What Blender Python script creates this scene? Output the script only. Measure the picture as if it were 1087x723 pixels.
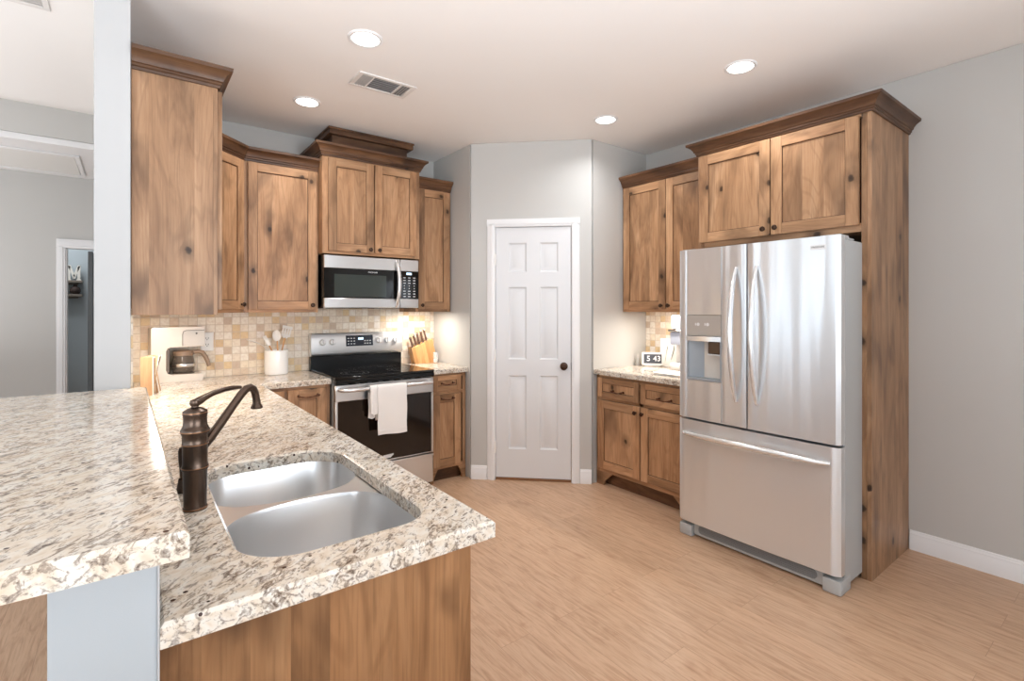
import bpy, bmesh, math, random
from mathutils import Vector, Matrix

random.seed(11)
scene = bpy.context.scene
for o in list(bpy.data.objects):
    bpy.data.objects.remove(o)
COL = scene.collection
PI = math.pi
R = math.radians

# ------------------------------------------------------------------ camera
FPX = 532.18
cam_d = bpy.data.cameras.new('camera')
cam_d.sensor_width = 36.0
cam_d.lens = 36.0 * FPX / 1087.0
cam_d.shift_y = -(361.5 - 327.5) / 1087.0
cam_d.clip_start = 0.05
cam = bpy.data.objects.new('camera', cam_d)
COL.objects.link(cam)
cam.location = (0.0, 0.0, 1.40)
cam.rotation_euler = (PI / 2, 0.0, -0.65056)
scene.camera = cam

# ------------------------------------------------------------------ view, world, daylight
scene.view_settings.view_transform = 'Standard'
scene.view_settings.look = 'None'
scene.view_settings.exposure = -0.40
scene.view_settings.gamma = 1.0
scene.view_settings.use_curve_mapping = False
scene.cycles.use_denoising = True
scene.cycles.max_bounces = 10
scene.cycles.diffuse_bounces = 6
scene.cycles.glossy_bounces = 5
scene.cycles.transmission_bounces = 8
scene.cycles.sample_clamp_indirect = 6.0
scene.cycles.caustics_reflective = False
scene.cycles.caustics_refractive = False

world = bpy.data.worlds.new('world')
scene.world = world
world.use_nodes = True
wn = world.node_tree.nodes
wn['Background'].inputs['Color'].default_value = (0.80, 0.90, 1.0, 1)
wn['Background'].inputs['Strength'].default_value = 2.2

K_WINDOW = 0.50      # daylight through the living room windows
K_CAN = 0.40         # recessed ceiling lights
K_UNDER = 1.0       # under-cabinet strips


def area_light(name, loc, direction, sx, sy, watts, color, spread=180):
    d = bpy.data.lights.new(name, 'AREA')
    d.shape = 'RECTANGLE'
    d.size, d.size_y = sx, sy
    d.energy = watts
    d.color = color
    d.spread = R(spread)
    o = bpy.data.objects.new(name, d)
    COL.objects.link(o)
    o.location = loc
    o.rotation_euler = Vector(direction).to_track_quat('-Z', 'Y').to_euler()
    return o


DAY = (0.76, 0.92, 1.06)
# windows of the living room (behind and left of the camera): x/y of centre, width, height
WIN_LEFT = [(-2.6, 1.5), (-0.4, 1.5), (1.8, 1.5), (4.2, 1.2)]         # on wall x = -4.6 : y, width
WIN_BACK = [(-3.0, 1.5), (-0.6, 1.9), (2.0, 1.9)]                     # on wall y = -4.2 : x, width
for y, w in WIN_LEFT:
    area_light('window_daylight', (-4.56, y, 1.55), (1, 0, 0), w, 1.5, 58 * K_WINDOW, DAY)
area_light('far_room_fill', (-0.9, 7.45, 2.70), (0, 0, -1), 0.8, 0.5, 20, (0.95, 0.98, 1.0))  # ceiling fill added to brighten the far room
for x, w in WIN_BACK:
    area_light('window_daylight', (x, -4.16, 1.35), (0, 1, 0), w, 2.0, 28 * K_WINDOW, DAY)
# unseen fill lights added behind the camera, in living room and hall, all turned to the ceiling
FILL = (0.90, 0.97, 1.04)
area_light('bounce_fill', (1.0, -1.5, 0.8), (0, 0, 1), 2.4, 1.2, 60, FILL)
area_light('aimed_fill', (1.1, -1.0, 1.45), (-0.20, 0.80, 0.60), 1.8, 1.2, 50, FILL, 120)  # added fill, aimed at the dim ceiling corner and upper cabinets
area_light('aimed_fill', (-1.5, -0.5, 1.25), (1.25, 1.75, 1.05), 1.2, 1.2, 22, FILL, 95)
area_light('living_fill', (-1.9, 3.5, 0.8), (0, 0, 1), 1.6, 3.0, 50, (0.94, 0.97, 1.0))  # added uplight that lifts the living room and kitchen ceilings
area_light('hall_fill', (-2.1, 6.2, 0.9), (0, 0, 1), 0.8, 0.8, 26, (0.95, 0.97, 1.0))  # added uplight, out of view, to lighten the hall ceiling


# ------------------------------------------------------------------ node helpers
def srgb(r, g, b):
    def f(c):
        c /= 255.0
        return c / 12.92 if c <= 0.04045 else ((c + 0.055) / 1.055) ** 2.4
    return (f(r), f(g), f(b), 1.0)


MATS = {}


def new_mat(name):
    m = bpy.data.materials.new(name)
    m.use_nodes = True
    MATS[name] = m
    nt = m.node_tree
    return m, nt, nt.nodes['Principled BSDF']


def N(nt, kind, **kw):
    n = nt.nodes.new(kind)
    for k, v in kw.items():
        if k in n.inputs:
            n.inputs[k].default_value = v
        else:
            setattr(n, k, v)
    return n


def L(nt, a, b):
    nt.links.new(a, b)


def math_node(nt, op, a=None, b=None, c=None):
    n = nt.nodes.new('ShaderNodeMath')
    n.operation = op
    for i, v in enumerate((a, b, c)):
        if v is None:
            continue
        if isinstance(v, (int, float)):
            n.inputs[i].default_value = v
        else:
            nt.links.new(v, n.inputs[i])
    return n.outputs[0]


def ramp(nt, fac, stops, interp='LINEAR'):
    n = nt.nodes.new('ShaderNodeValToRGB')
    cr = n.color_ramp
    cr.interpolation = interp
    while len(cr.elements) > 1:
        cr.elements.remove(cr.elements[-1])
    cr.elements[0].position = stops[0][0]
    cr.elements[0].color = stops[0][1]
    for p, c in stops[1:]:
        e = cr.elements.new(p)
        e.color = c
    nt.links.new(fac, n.inputs[0])
    return n.outputs[0]


def mixc(nt, fac, a, b, mode='MIX'):
    n = nt.nodes.new('ShaderNodeMix')
    n.data_type = 'RGBA'
    n.blend_type = mode
    for sock, v in ((n.inputs[0], fac), (n.inputs[6], a), (n.inputs[7], b)):
        if isinstance(v, (int, float)):
            sock.default_value = v
        elif isinstance(v, tuple):
            sock.default_value = v
        else:
            nt.links.new(v, sock)
    return n.outputs[2]


def bump(nt, bsdf, height, strength, dist=0.002):
    n = nt.nodes.new('ShaderNodeBump')
    n.inputs['Strength'].default_value = strength
    n.inputs['Distance'].default_value = dist
    nt.links.new(height, n.inputs['Height'])
    nt.links.new(n.outputs[0], bsdf.inputs['Normal'])


G = (0, 0, 0, 1)


def grey(v):
    return (v, v, v, 1)


def plain(name, col, rough=0.5, metal=0.0, spec=0.5, emit=None, estr=0.0, coat=0.0, trans=0.0, ior=1.45, alpha=1.0):
    m, nt, b = new_mat(name)
    b.inputs['Base Color'].default_value = col
    b.inputs['Roughness'].default_value = rough
    b.inputs['Metallic'].default_value = metal
    b.inputs['Specular IOR Level'].default_value = spec
    b.inputs['Coat Weight'].default_value = coat
    b.inputs['Transmission Weight'].default_value = trans
    b.inputs['IOR'].default_value = ior
    if emit:
        b.inputs['Emission Color'].default_value = emit
        b.inputs['Emission Strength'].default_value = estr
    return m


def noise_paint(name, col, rough=0.6, amount=0.04, scale=400, bump_s=0.08):
    """matte paint with a faint roller texture"""
    m, nt, b = new_mat(name)
    tc = N(nt, 'ShaderNodeTexCoord')
    n = N(nt, 'ShaderNodeTexNoise', Scale=scale, Detail=3.0)
    L(nt, tc.outputs['Object'], n.inputs['Vector'])
    n2 = N(nt, 'ShaderNodeTexNoise', Scale=1.3, Detail=2.0)
    L(nt, tc.outputs['Object'], n2.inputs['Vector'])
    dark = tuple(c * (1 - amount) for c in col[:3]) + (1,)
    L(nt, mixc(nt, n2.outputs['Fac'], dark, col), b.inputs['Base Color'])
    b.inputs['Roughness'].default_value = rough
    bump(nt, b, n.outputs['Fac'], bump_s, 0.001)
    return m


def wood(name, axis, dark, mid, light, smoke=0.75, knots=1.0, rough=0.42, gloss=0.35, value=1.0, kgate=0.80):
    """stained knotty wood, grain along one object axis; 'tone' is a per-board attribute"""
    m, nt, b = new_mat(name)
    tc = N(nt, 'ShaderNodeTexCoord')
    at = N(nt, 'ShaderNodeAttribute', attribute_name='tone')
    oi = N(nt, 'ShaderNodeObjectInfo')
    off = N(nt, 'ShaderNodeCombineXYZ')
    L(nt, math_node(nt, 'MULTIPLY', at.outputs['Fac'], 17.3), off.inputs[0])
    L(nt, math_node(nt, 'MULTIPLY', oi.outputs['Random'], 23.7), off.inputs[1])
    L(nt, math_node(nt, 'ADD', math_node(nt, 'MULTIPLY', at.outputs['Fac'], 9.1), math_node(nt, 'MULTIPLY', oi.outputs['Random'], 5.3)), off.inputs[2])
    add = N(nt, 'ShaderNodeVectorMath', operation='ADD')
    L(nt, tc.outputs['Object'], add.inputs[0])
    L(nt, off.outputs[0], add.inputs[1])

    def mapped(across, along):
        mp = N(nt, 'ShaderNodeMapping')
        s = [across] * 3
        s[axis] = along
        mp.inputs['Scale'].default_value = s
        L(nt, add.outputs[0], mp.inputs['Vector'])
        return mp.outputs[0]
    n1 = N(nt, 'ShaderNodeTexNoise', Scale=1.0, Detail=5.0, Roughness=0.58, Distortion=0.9)
    L(nt, mapped(9.5, 1.5), n1.inputs['Vector'])
    n2 = N(nt, 'ShaderNodeTexNoise', Scale=1.0, Detail=3.0, Roughness=0.5, Distortion=0.5)
    L(nt, mapped(5.5, 2.3), n2.inputs['Vector'])
    n3 = N(nt, 'ShaderNodeTexNoise', Scale=1.0, Detail=3.0, Roughness=0.6)
    L(nt, mapped(170, 5), n3.inputs['Vector'])
    v = N(nt, 'ShaderNodeTexVoronoi', Scale=1.0, voronoi_dimensions='2D')
    n4 = N(nt, 'ShaderNodeTexNoise', Scale=30.0, Detail=2.0)
    L(nt, add.outputs[0], n4.inputs['Vector'])
    warp = N(nt, 'ShaderNodeVectorMath', operation='MULTIPLY_ADD')
    L(nt, n4.outputs['Color'], warp.inputs[0])
    warp.inputs[1].default_value = (0.11, 0.11, 0.11)
    sx = N(nt, 'ShaderNodeSeparateXYZ')
    L(nt, add.outputs[0], sx.inputs[0])
    others = [i for i in range(3) if i != axis]
    uv = N(nt, 'ShaderNodeCombineXYZ')
    L(nt, math_node(nt, 'MULTIPLY', math_node(nt, 'ADD', sx.outputs[others[0]], sx.outputs[others[1]]), 6.0), uv.inputs[0])
    L(nt, math_node(nt, 'MULTIPLY', sx.outputs[axis], 4.3), uv.inputs[1])
    L(nt, uv.outputs[0], warp.inputs[2])
    L(nt, warp.outputs[0], v.inputs['Vector'])
    col = ramp(nt, n1.outputs['Fac'], [(0.20, dark), (0.48, mid), (0.76, light)])
    blot = ramp(nt, n2.outputs['Fac'], [(0.50, grey(0)), (0.70, grey(1))])
    smk = tuple(c * f for c, f in zip(dark[:3], (0.66, 0.70, 0.76))) + (1,)
    col = mixc(nt, math_node(nt, 'MULTIPLY', blot, smoke), col, smk)
    col = mixc(nt, math_node(nt, 'MULTIPLY', ramp(nt, n3.outputs['Fac'], [(0.48, grey(0)), (0.72, grey(1))]), 0.38), col, dark)
    n5 = N(nt, 'ShaderNodeTexNoise', Scale=1.0, Detail=1.5, Distortion=0.4)
    L(nt, mapped(6.0, 0.9), n5.inputs['Vector'])
    ring = math_node(nt, 'SINE', math_node(nt, 'MULTIPLY', n5.outputs['Fac'], 85.0))
    col = mixc(nt, math_node(nt, 'MULTIPLY', ramp(nt, ring, [(0.55, grey(0)), (0.98, grey(1))]), 0.22), col, dark)
    sep = N(nt, 'ShaderNodeSeparateColor')
    L(nt, v.outputs['Color'], sep.inputs[0])
    gate = math_node(nt, 'GREATER_THAN', sep.outputs[0], kgate)
    kd = ramp(nt, v.outputs['Distance'], [(0.0, grey(1)), (0.060, grey(0.9)), (0.095, grey(0.42)), (0.30, grey(0))])
    kf = math_node(nt, 'MULTIPLY', math_node(nt, 'MULTIPLY', kd, gate), knots)
    col = mixc(nt, kf, col, tuple(c * 0.22 for c in dark[:3]) + (1,))
    tone = math_node(nt, 'MULTIPLY_ADD', at.outputs['Fac'], 0.46 * value, 0.76 * value)
    tv = N(nt, 'ShaderNodeCombineColor')
    for i in range(3):
        L(nt, tone, tv.inputs[i])
    col = mixc(nt, 1.0, col, tv.outputs[0], 'MULTIPLY')
    L(nt, col, b.inputs['Base Color'])
    b.inputs['Roughness'].default_value = rough
    b.inputs['Specular IOR Level'].default_value = gloss
    bump(nt, b, n3.outputs['Fac'], 0.12, 0.001)
    return m


WD, WM, WL = srgb(114, 80, 54), srgb(171, 130, 95), srgb(194, 154, 118)
for nm, ax in (('wood_v', 2), ('wood_h', 0), ('wood_d', 1)):
    wood(nm, ax, WD, WM, WL)
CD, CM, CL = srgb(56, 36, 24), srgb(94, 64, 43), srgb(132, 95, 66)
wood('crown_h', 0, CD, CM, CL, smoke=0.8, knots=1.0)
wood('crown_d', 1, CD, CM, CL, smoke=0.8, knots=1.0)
wood('glaze', 2, srgb(48, 29, 17), srgb(62, 38, 23), srgb(80, 50, 30), knots=0.0)
wood('end_wood', 2, srgb(108, 78, 56), srgb(155, 119, 89), srgb(179, 143, 111), smoke=0.85, kgate=0.90)
wood('rich_wood', 2, srgb(98, 65, 40), srgb(152, 110, 74), srgb(178, 136, 97), smoke=1.0, kgate=0.72)
wood('beech', 2, srgb(178, 124, 74), srgb(206, 154, 100), srgb(226, 180, 128), smoke=0.1, knots=0.0)
wood('letter_wood', 2, srgb(150, 118, 88), srgb(176, 144, 112), srgb(196, 164, 132), smoke=0.1, knots=0.0)
wood('shelf_wood', 0, srgb(120, 112, 104), srgb(150, 140, 130), srgb(172, 160, 148), smoke=0.1, knots=0.0)


def granite(name):
    m, nt, b = new_mat(name)
    tc = N(nt, 'ShaderNodeTexCoord')
    mp = N(nt, 'ShaderNodeMapping')
    mp.inputs['Rotation'].default_value = (0.25, 0.2, R(-46))
    L(nt, tc.outputs['Object'], mp.inputs['Vector'])

    def noise(sx, sy, sz, detail, dist, rgh=0.6):
        q = N(nt, 'ShaderNodeMapping')
        q.inputs['Scale'].default_value = (sx, sy, sz)
        L(nt, mp.outputs[0], q.inputs['Vector'])
        n = N(nt, 'ShaderNodeTexNoise', Scale=1.0, Detail=detail, Roughness=rgh, Distortion=dist)
        L(nt, q.outputs[0], n.inputs['Vector'])
        return n.outputs['Fac']
    veins = noise(30, 64, 60, 5.0, 1.6)
    patch = noise(9, 15, 14, 3.0, 0.6)
    fine = noise(180, 280, 260, 3.0, 0.4)
    warm = noise(30, 44, 40, 2.0, 0.5)
    cream = ramp(nt, warm, [(0.36, srgb(222, 216, 206)), (0.52, srgb(218, 206, 190)), (0.68, srgb(204, 188, 168))])
    vm = math_node(nt, 'ADD', veins, math_node(nt, 'MULTIPLY', math_node(nt, 'SUBTRACT', patch, 0.5), 0.28))
    vm = math_node(nt, 'ADD', vm, math_node(nt, 'MULTIPLY', math_node(nt, 'SUBTRACT', fine, 0.5), 0.30))
    f1 = ramp(nt, vm, [(0.49, grey(0)), (0.57, grey(0.66)), (0.66, grey(0.95))])
    col = mixc(nt, f1, cream, ramp(nt, patch, [(0.35, srgb(140, 132, 126)), (0.62, srgb(128, 112, 98))]))
    f2 = ramp(nt, vm, [(0.64, grey(0)), (0.73, grey(0.85))])
    col = mixc(nt, f2, col, srgb(80, 66, 58))
    v = N(nt, 'ShaderNodeTexVoronoi', Scale=42.0)
    L(nt, mp.outputs[0], v.inputs['Vector'])
    sep = N(nt, 'ShaderNodeSeparateColor')
    L(nt, v.outputs['Color'], sep.inputs[0])
    sp = math_node(nt, 'MULTIPLY', math_node(nt, 'LESS_THAN', v.outputs['Distance'], 0.17), math_node(nt, 'GREATER_THAN', sep.outputs[0], 0.76))
    col = mixc(nt, sp, col, srgb(58, 34, 30))
    L(nt, col, b.inputs['Base Color'])
    b.inputs['Roughness'].default_value = 0.10
    b.inputs['Specular IOR Level'].default_value = 0.5
    return m


granite('granite')


def floor_mat(name):
    m, nt, b = new_mat(name)
    tc = N(nt, 'ShaderNodeTexCoord')
    mp = N(nt, 'ShaderNodeMapping')
    mp.inputs['Rotation'].default_value = (0, 0, R(90))
    L(nt, tc.outputs['Object'], mp.inputs['Vector'])
    br = N(nt, 'ShaderNodeTexBrick', offset=0.37, offset_frequency=2, squash=1.0)
    br.inputs['Scale'].default_value = 1.0
    br.inputs['Brick Width'].default_value = 1.22
    br.inputs['Row Height'].default_value = 0.152
    br.inputs['Mortar Size'].default_value = 0.0011
    br.inputs['Mortar Smooth'].default_value = 0.2
    br.inputs['Color1'].default_value = grey(0.0)
    br.inputs['Color2'].default_value = grey(1.0)
    br.inputs['Mortar'].default_value = grey(0.5)
    L(nt, mp.outputs[0], br.inputs['Vector'])
    shift = N(nt, 'ShaderNodeVectorMath', operation='MULTIPLY_ADD')
    L(nt, br.outputs['Color'], shift.inputs[0])
    shift.inputs[1].default_value = (7.0, 3.0, 5.0)
    L(nt, tc.outputs['Object'], shift.inputs[2])

    def noise(sx, sy, detail, dist, rgh=0.6):
        q = N(nt, 'ShaderNodeMapping')
        q.inputs['Scale'].default_value = (sx, sy, 1)
        L(nt, shift.outputs[0], q.inputs['Vector'])
        n = N(nt, 'ShaderNodeTexNoise', Scale=1.0, Detail=detail, Roughness=rgh, Distortion=dist)
        L(nt, q.outputs[0], n.inputs['Vector'])
        return n.outputs['Fac']
    g1 = noise(44, 5.0, 6, 1.0)
    g2 = noise(150, 6, 3, 0.3)
    g3 = noise(9, 5, 3, 0.8)
    A, B, C = srgb(168, 130, 100), srgb(200, 164, 134), srgb(213, 180, 151)
    col = ramp(nt, g1, [(0.22, A), (0.5, B), (0.80, C)])
    col = mixc(nt, math_node(nt, 'MULTIPLY', ramp(nt, g2, [(0.52, grey(0)), (0.72, grey(1))]), 0.30), col, srgb(134, 96, 68))
    col = mixc(nt, math_node(nt, 'MULTIPLY', ramp(nt, g3, [(0.60, grey(0)), (0.75, grey(1))]), 0.30), col, srgb(150, 104, 74))
    tone = ramp(nt, br.outputs['Color'], [(0, grey(0.95)), (1, grey(1.03))])
    col = mixc(nt, 1.0, col, tone, 'MULTIPLY')
    col = mixc(nt, math_node(nt, 'MULTIPLY', br.outputs['Fac'], 0.38), col, srgb(110, 76, 54))
    L(nt, col, b.inputs['Base Color'])
    b.inputs['Roughness'].default_value = 0.36
    b.inputs['Specular IOR Level'].default_value = 0.4
    bump(nt, b, g2, 0.06, 0.001)
    return m


floor_mat('floor_wood')


def tile_mat(name):
    m, nt, b = new_mat(name)
    T = 0.0535
    tc = N(nt, 'ShaderNodeTexCoord')
    sp = N(nt, 'ShaderNodeSeparateXYZ')
    L(nt, tc.outputs['Object'], sp.inputs[0])
    u = math_node(nt, 'DIVIDE', math_node(nt, 'ADD', sp.outputs[0], sp.outputs[1]), T)
    w = math_node(nt, 'DIVIDE', sp.outputs[2], T)
    cell = N(nt, 'ShaderNodeCombineXYZ')
    L(nt, math_node(nt, 'FLOOR', u), cell.inputs[0])
    L(nt, math_node(nt, 'FLOOR', w), cell.inputs[1])
    wnz = N(nt, 'ShaderNodeTexWhiteNoise', noise_dimensions='2D')
    L(nt, cell.outputs[0], wnz.inputs['Vector'])
    col = ramp(nt, wnz.outputs['Value'], [
        (0.0, srgb(240, 231, 217)), (0.24, srgb(233, 220, 202)), (0.46, srgb(236, 222, 200)), (0.60, srgb(222, 202, 179)),
        (0.70, srgb(224, 198, 156)), (0.78, srgb(206, 184, 163)), (0.86, srgb(236, 226, 216)), (0.94, srgb(216, 188, 149))], 'CONSTANT')
    n = N(nt, 'ShaderNodeTexNoise', Scale=55.0, Detail=4.0)
    L(nt, tc.outputs['Object'], n.inputs['Vector'])
    col = mixc(nt, math_node(nt, 'MULTIPLY', ramp(nt, n.outputs['Fac'], [(0.42, grey(0)), (0.7, grey(1))]), 0.30), col, srgb(186, 152, 122))

    def edge(x):
        f = math_node(nt, 'FRACT', x)
        return math_node(nt, 'MINIMUM', f, math_node(nt, 'SUBTRACT', 1.0, f))
    e = math_node(nt, 'MINIMUM', edge(u), edge(w))
    gro = ramp(nt, e, [(0.025, grey(1)), (0.05, grey(0))])
    col = mixc(nt, gro, col, srgb(206, 190, 170))
    L(nt, col, b.inputs['Base Color'])
    b.inputs['Roughness'].default_value = 0.5
    h = ramp(nt, e, [(0.02, grey(0)), (0.085, grey(1))])
    bump(nt, b, h, 0.5, 0.002)
    return m


tile_mat('mosaic_tile')


def steel(name, col, rough, axis, wav=0.0, aniso=0.6, rot=0.0, metal=1.0, rvar=0.04):
    """brushed stainless steel, brush lines along 'axis'"""
    m, nt, b = new_mat(name)
    tc = N(nt, 'ShaderNodeTexCoord')
    q = N(nt, 'ShaderNodeMapping')
    s = [160.0] * 3
    s[axis] = 3.0
    q.inputs['Scale'].default_value = s
    L(nt, tc.outputs['Object'], q.inputs['Vector'])
    n = N(nt, 'ShaderNodeTexNoise', Scale=1.0, Detail=2.0)
    L(nt, q.outputs[0], n.inputs['Vector'])
    b.inputs['Base Color'].default_value = col
    b.inputs['Metallic'].default_value = metal
    L(nt, math_node(nt, 'MULTIPLY_ADD', n.outputs['Fac'], rvar, rough - rvar / 2), b.inputs['Roughness'])
    b.inputs['Anisotropic'].default_value = aniso
    b.inputs['Anisotropic Rotation'].default_value = rot
    if aniso > 0:
        tg = N(nt, 'ShaderNodeTangent', direction_type='RADIAL', axis='Z')
        L(nt, tg.outputs[0], b.inputs['Tangent'])
    if wav > 0:
        q2 = N(nt, 'ShaderNodeMapping')
        q2.inputs['Scale'].default_value = (7.5, 7.5, 0.55)
        L(nt, tc.outputs['Object'], q2.inputs['Vector'])
        n2 = N(nt, 'ShaderNodeTexNoise', Scale=1.0, Detail=1.0)
        L(nt, q2.outputs[0], n2.inputs['Vector'])
        bump(nt, b, n2.outputs['Fac'], 1.0, wav)
    return m


steel('steel', (0.75, 0.765, 0.78, 1), 0.30, 0, wav=0.014, aniso=0.8, rot=0.25, metal=0.72)
steel('steel_flat', (0.72, 0.715, 0.71, 1), 0.32, 0, aniso=0.6, rot=0.25)
steel('steel_bar', (0.80, 0.80, 0.80, 1), 0.24, 2, aniso=0.0, metal=0.72)
steel('sink_steel', (0.76, 0.765, 0.77, 1), 0.32, 2, aniso=0.0, rvar=0.0)
plain('bronze', srgb(84, 69, 59), 0.27, metal=0.85)
plain('bronze_edge', srgb(150, 108, 78), 0.3, metal=0.9)
plain('knob_bronze', srgb(70, 52, 42), 0.35, metal=0.8)
plain('pull_bronze', srgb(96, 62, 46), 0.35, metal=0.7)
noise_paint('wall_paint', srgb(195, 193, 189), 0.6)
noise_paint('wall_cool', srgb(184, 184, 184), 0.6)
noise_paint('ceiling_paint', srgb(246, 243, 240), 0.75)
noise_paint('bath_paint', srgb(184, 194, 200), 0.6)
noise_paint('white_trim', srgb(232, 231, 231), 0.35, 0.01, 200, 0.02)
noise_paint('door_white', srgb(220, 220, 221), 0.38, 0.01, 200, 0.02)
noise_paint('hatch_paint', srgb(226, 224, 220), 0.5, 0.05, 60, 0.05)
plain('dark_door', srgb(96, 100, 102), 0.5)
plain('black_glass', srgb(14, 12, 11), 0.06, spec=0.6)
plain('oven_glass', srgb(26, 17, 11), 0.07, spec=0.6)
plain('mw_window', srgb(52, 58, 54), 0.10, spec=0.6)
plain('black_enamel', srgb(12, 12, 13), 0.18)
plain('burner_ring', srgb(66, 66, 68), 0.25)
noise_paint('half_wall_shaded', srgb(174, 180, 184), 0.6)  # same paint as the wall end, its shade mixed into the colour
plain('black_void', srgb(6, 6, 6), 0.8)
plain('fridge_grey', srgb(176, 178, 178), 0.45)
plain('fridge_grey_dark', srgb(128, 130, 130), 0.45)
plain('panel_grey', srgb(176, 170, 164), 0.35, metal=0.3)
plain('cavity_grey', srgb(150, 156, 162), 0.35)
plain('cavity_back', srgb(208, 202, 194), 0.3)
plain('nozzle', srgb(74, 54, 40), 0.15)
plain('white_plastic', srgb(240, 238, 234), 0.3)
plain('cream_plastic', srgb(214, 206, 197), 0.3)
plain('grey_plastic', srgb(196, 190, 184), 0.3)
plain('dark_slot', srgb(60, 56, 52), 0.5)
plain('white_ceramic', srgb(245, 243, 240), 0.2, coat=0.5)
plain('utensil_white', srgb(238, 234, 228), 0.35)
plain('carafe_brown', srgb(134, 112, 94), 0.3)
plain('brew_dark', srgb(96, 82, 70), 0.35)
plain('glass', (0.93, 0.94, 0.95, 1), 0.02, trans=1.0, ior=1.3)
MATS['glass'].node_tree.nodes['Principled BSDF'].inputs['Transmission Weight'].default_value = 0.0
MATS['glass'].node_tree.nodes['Principled BSDF'].inputs['Alpha'].default_value = 0.22
plain('smoked_glass', srgb(205, 190, 176), 0.03, trans=0.85, ior=1.3)
plain('towel_white', srgb(240, 236, 232), 0.9, spec=0.1)
plain('knife_handle', srgb(104, 78, 64), 0.35)
plain('knife_steel', (0.72, 0.70, 0.68, 1), 0.25, metal=1.0)
plain('screen_blue', srgb(30, 36, 46), 0.15)
plain('key_grey', srgb(190, 192, 195), 0.4)
plain('lcd', srgb(200, 225, 240), 0.4, emit=srgb(190, 220, 245), estr=1.6)
plain('badge', srgb(222, 222, 222), 0.35)
plain('badge_text', srgb(120, 118, 116), 0.4)
plain('clock_face', srgb(74, 78, 86), 0.35)
plain('digit_white', srgb(245, 245, 248), 0.4)
plain('card_white', srgb(244, 240, 232), 0.5)
plain('sketch_grey', srgb(150, 142, 132), 0.6)
plain('machine_blue', srgb(196, 204, 222), 0.3)
plain('chrome', (0.8, 0.8, 0.8, 1), 0.12, metal=1.0)
plain('cone_grey', srgb(186, 182, 176), 0.5)
plain('wax', srgb(250, 244, 232), 0.5)
plain('lens', srgb(255, 252, 246), 0.4, emit=(1.0, 0.97, 0.92, 1), estr=9.0)
plain('strip_lens', srgb(255, 246, 230), 0.4, emit=(1.0, 0.86, 0.68, 1), estr=5.0)
plain('vent_white', srgb(226, 222, 218), 0.5)
plain('vent_dark', srgb(136, 136, 138), 0.7)
plain('vent_grey', srgb(176, 176, 176), 0.6)
plain('ornament_dark', srgb(66, 52, 48), 0.7)
plain('ornament_tan', srgb(176, 160, 146), 0.8)
plain('oak_threshold', srgb(134, 92, 60), 0.5)
plain('window_glass', (0.95, 0.97, 1.0, 1), 0.02, trans=1.0, ior=1.01)


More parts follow.
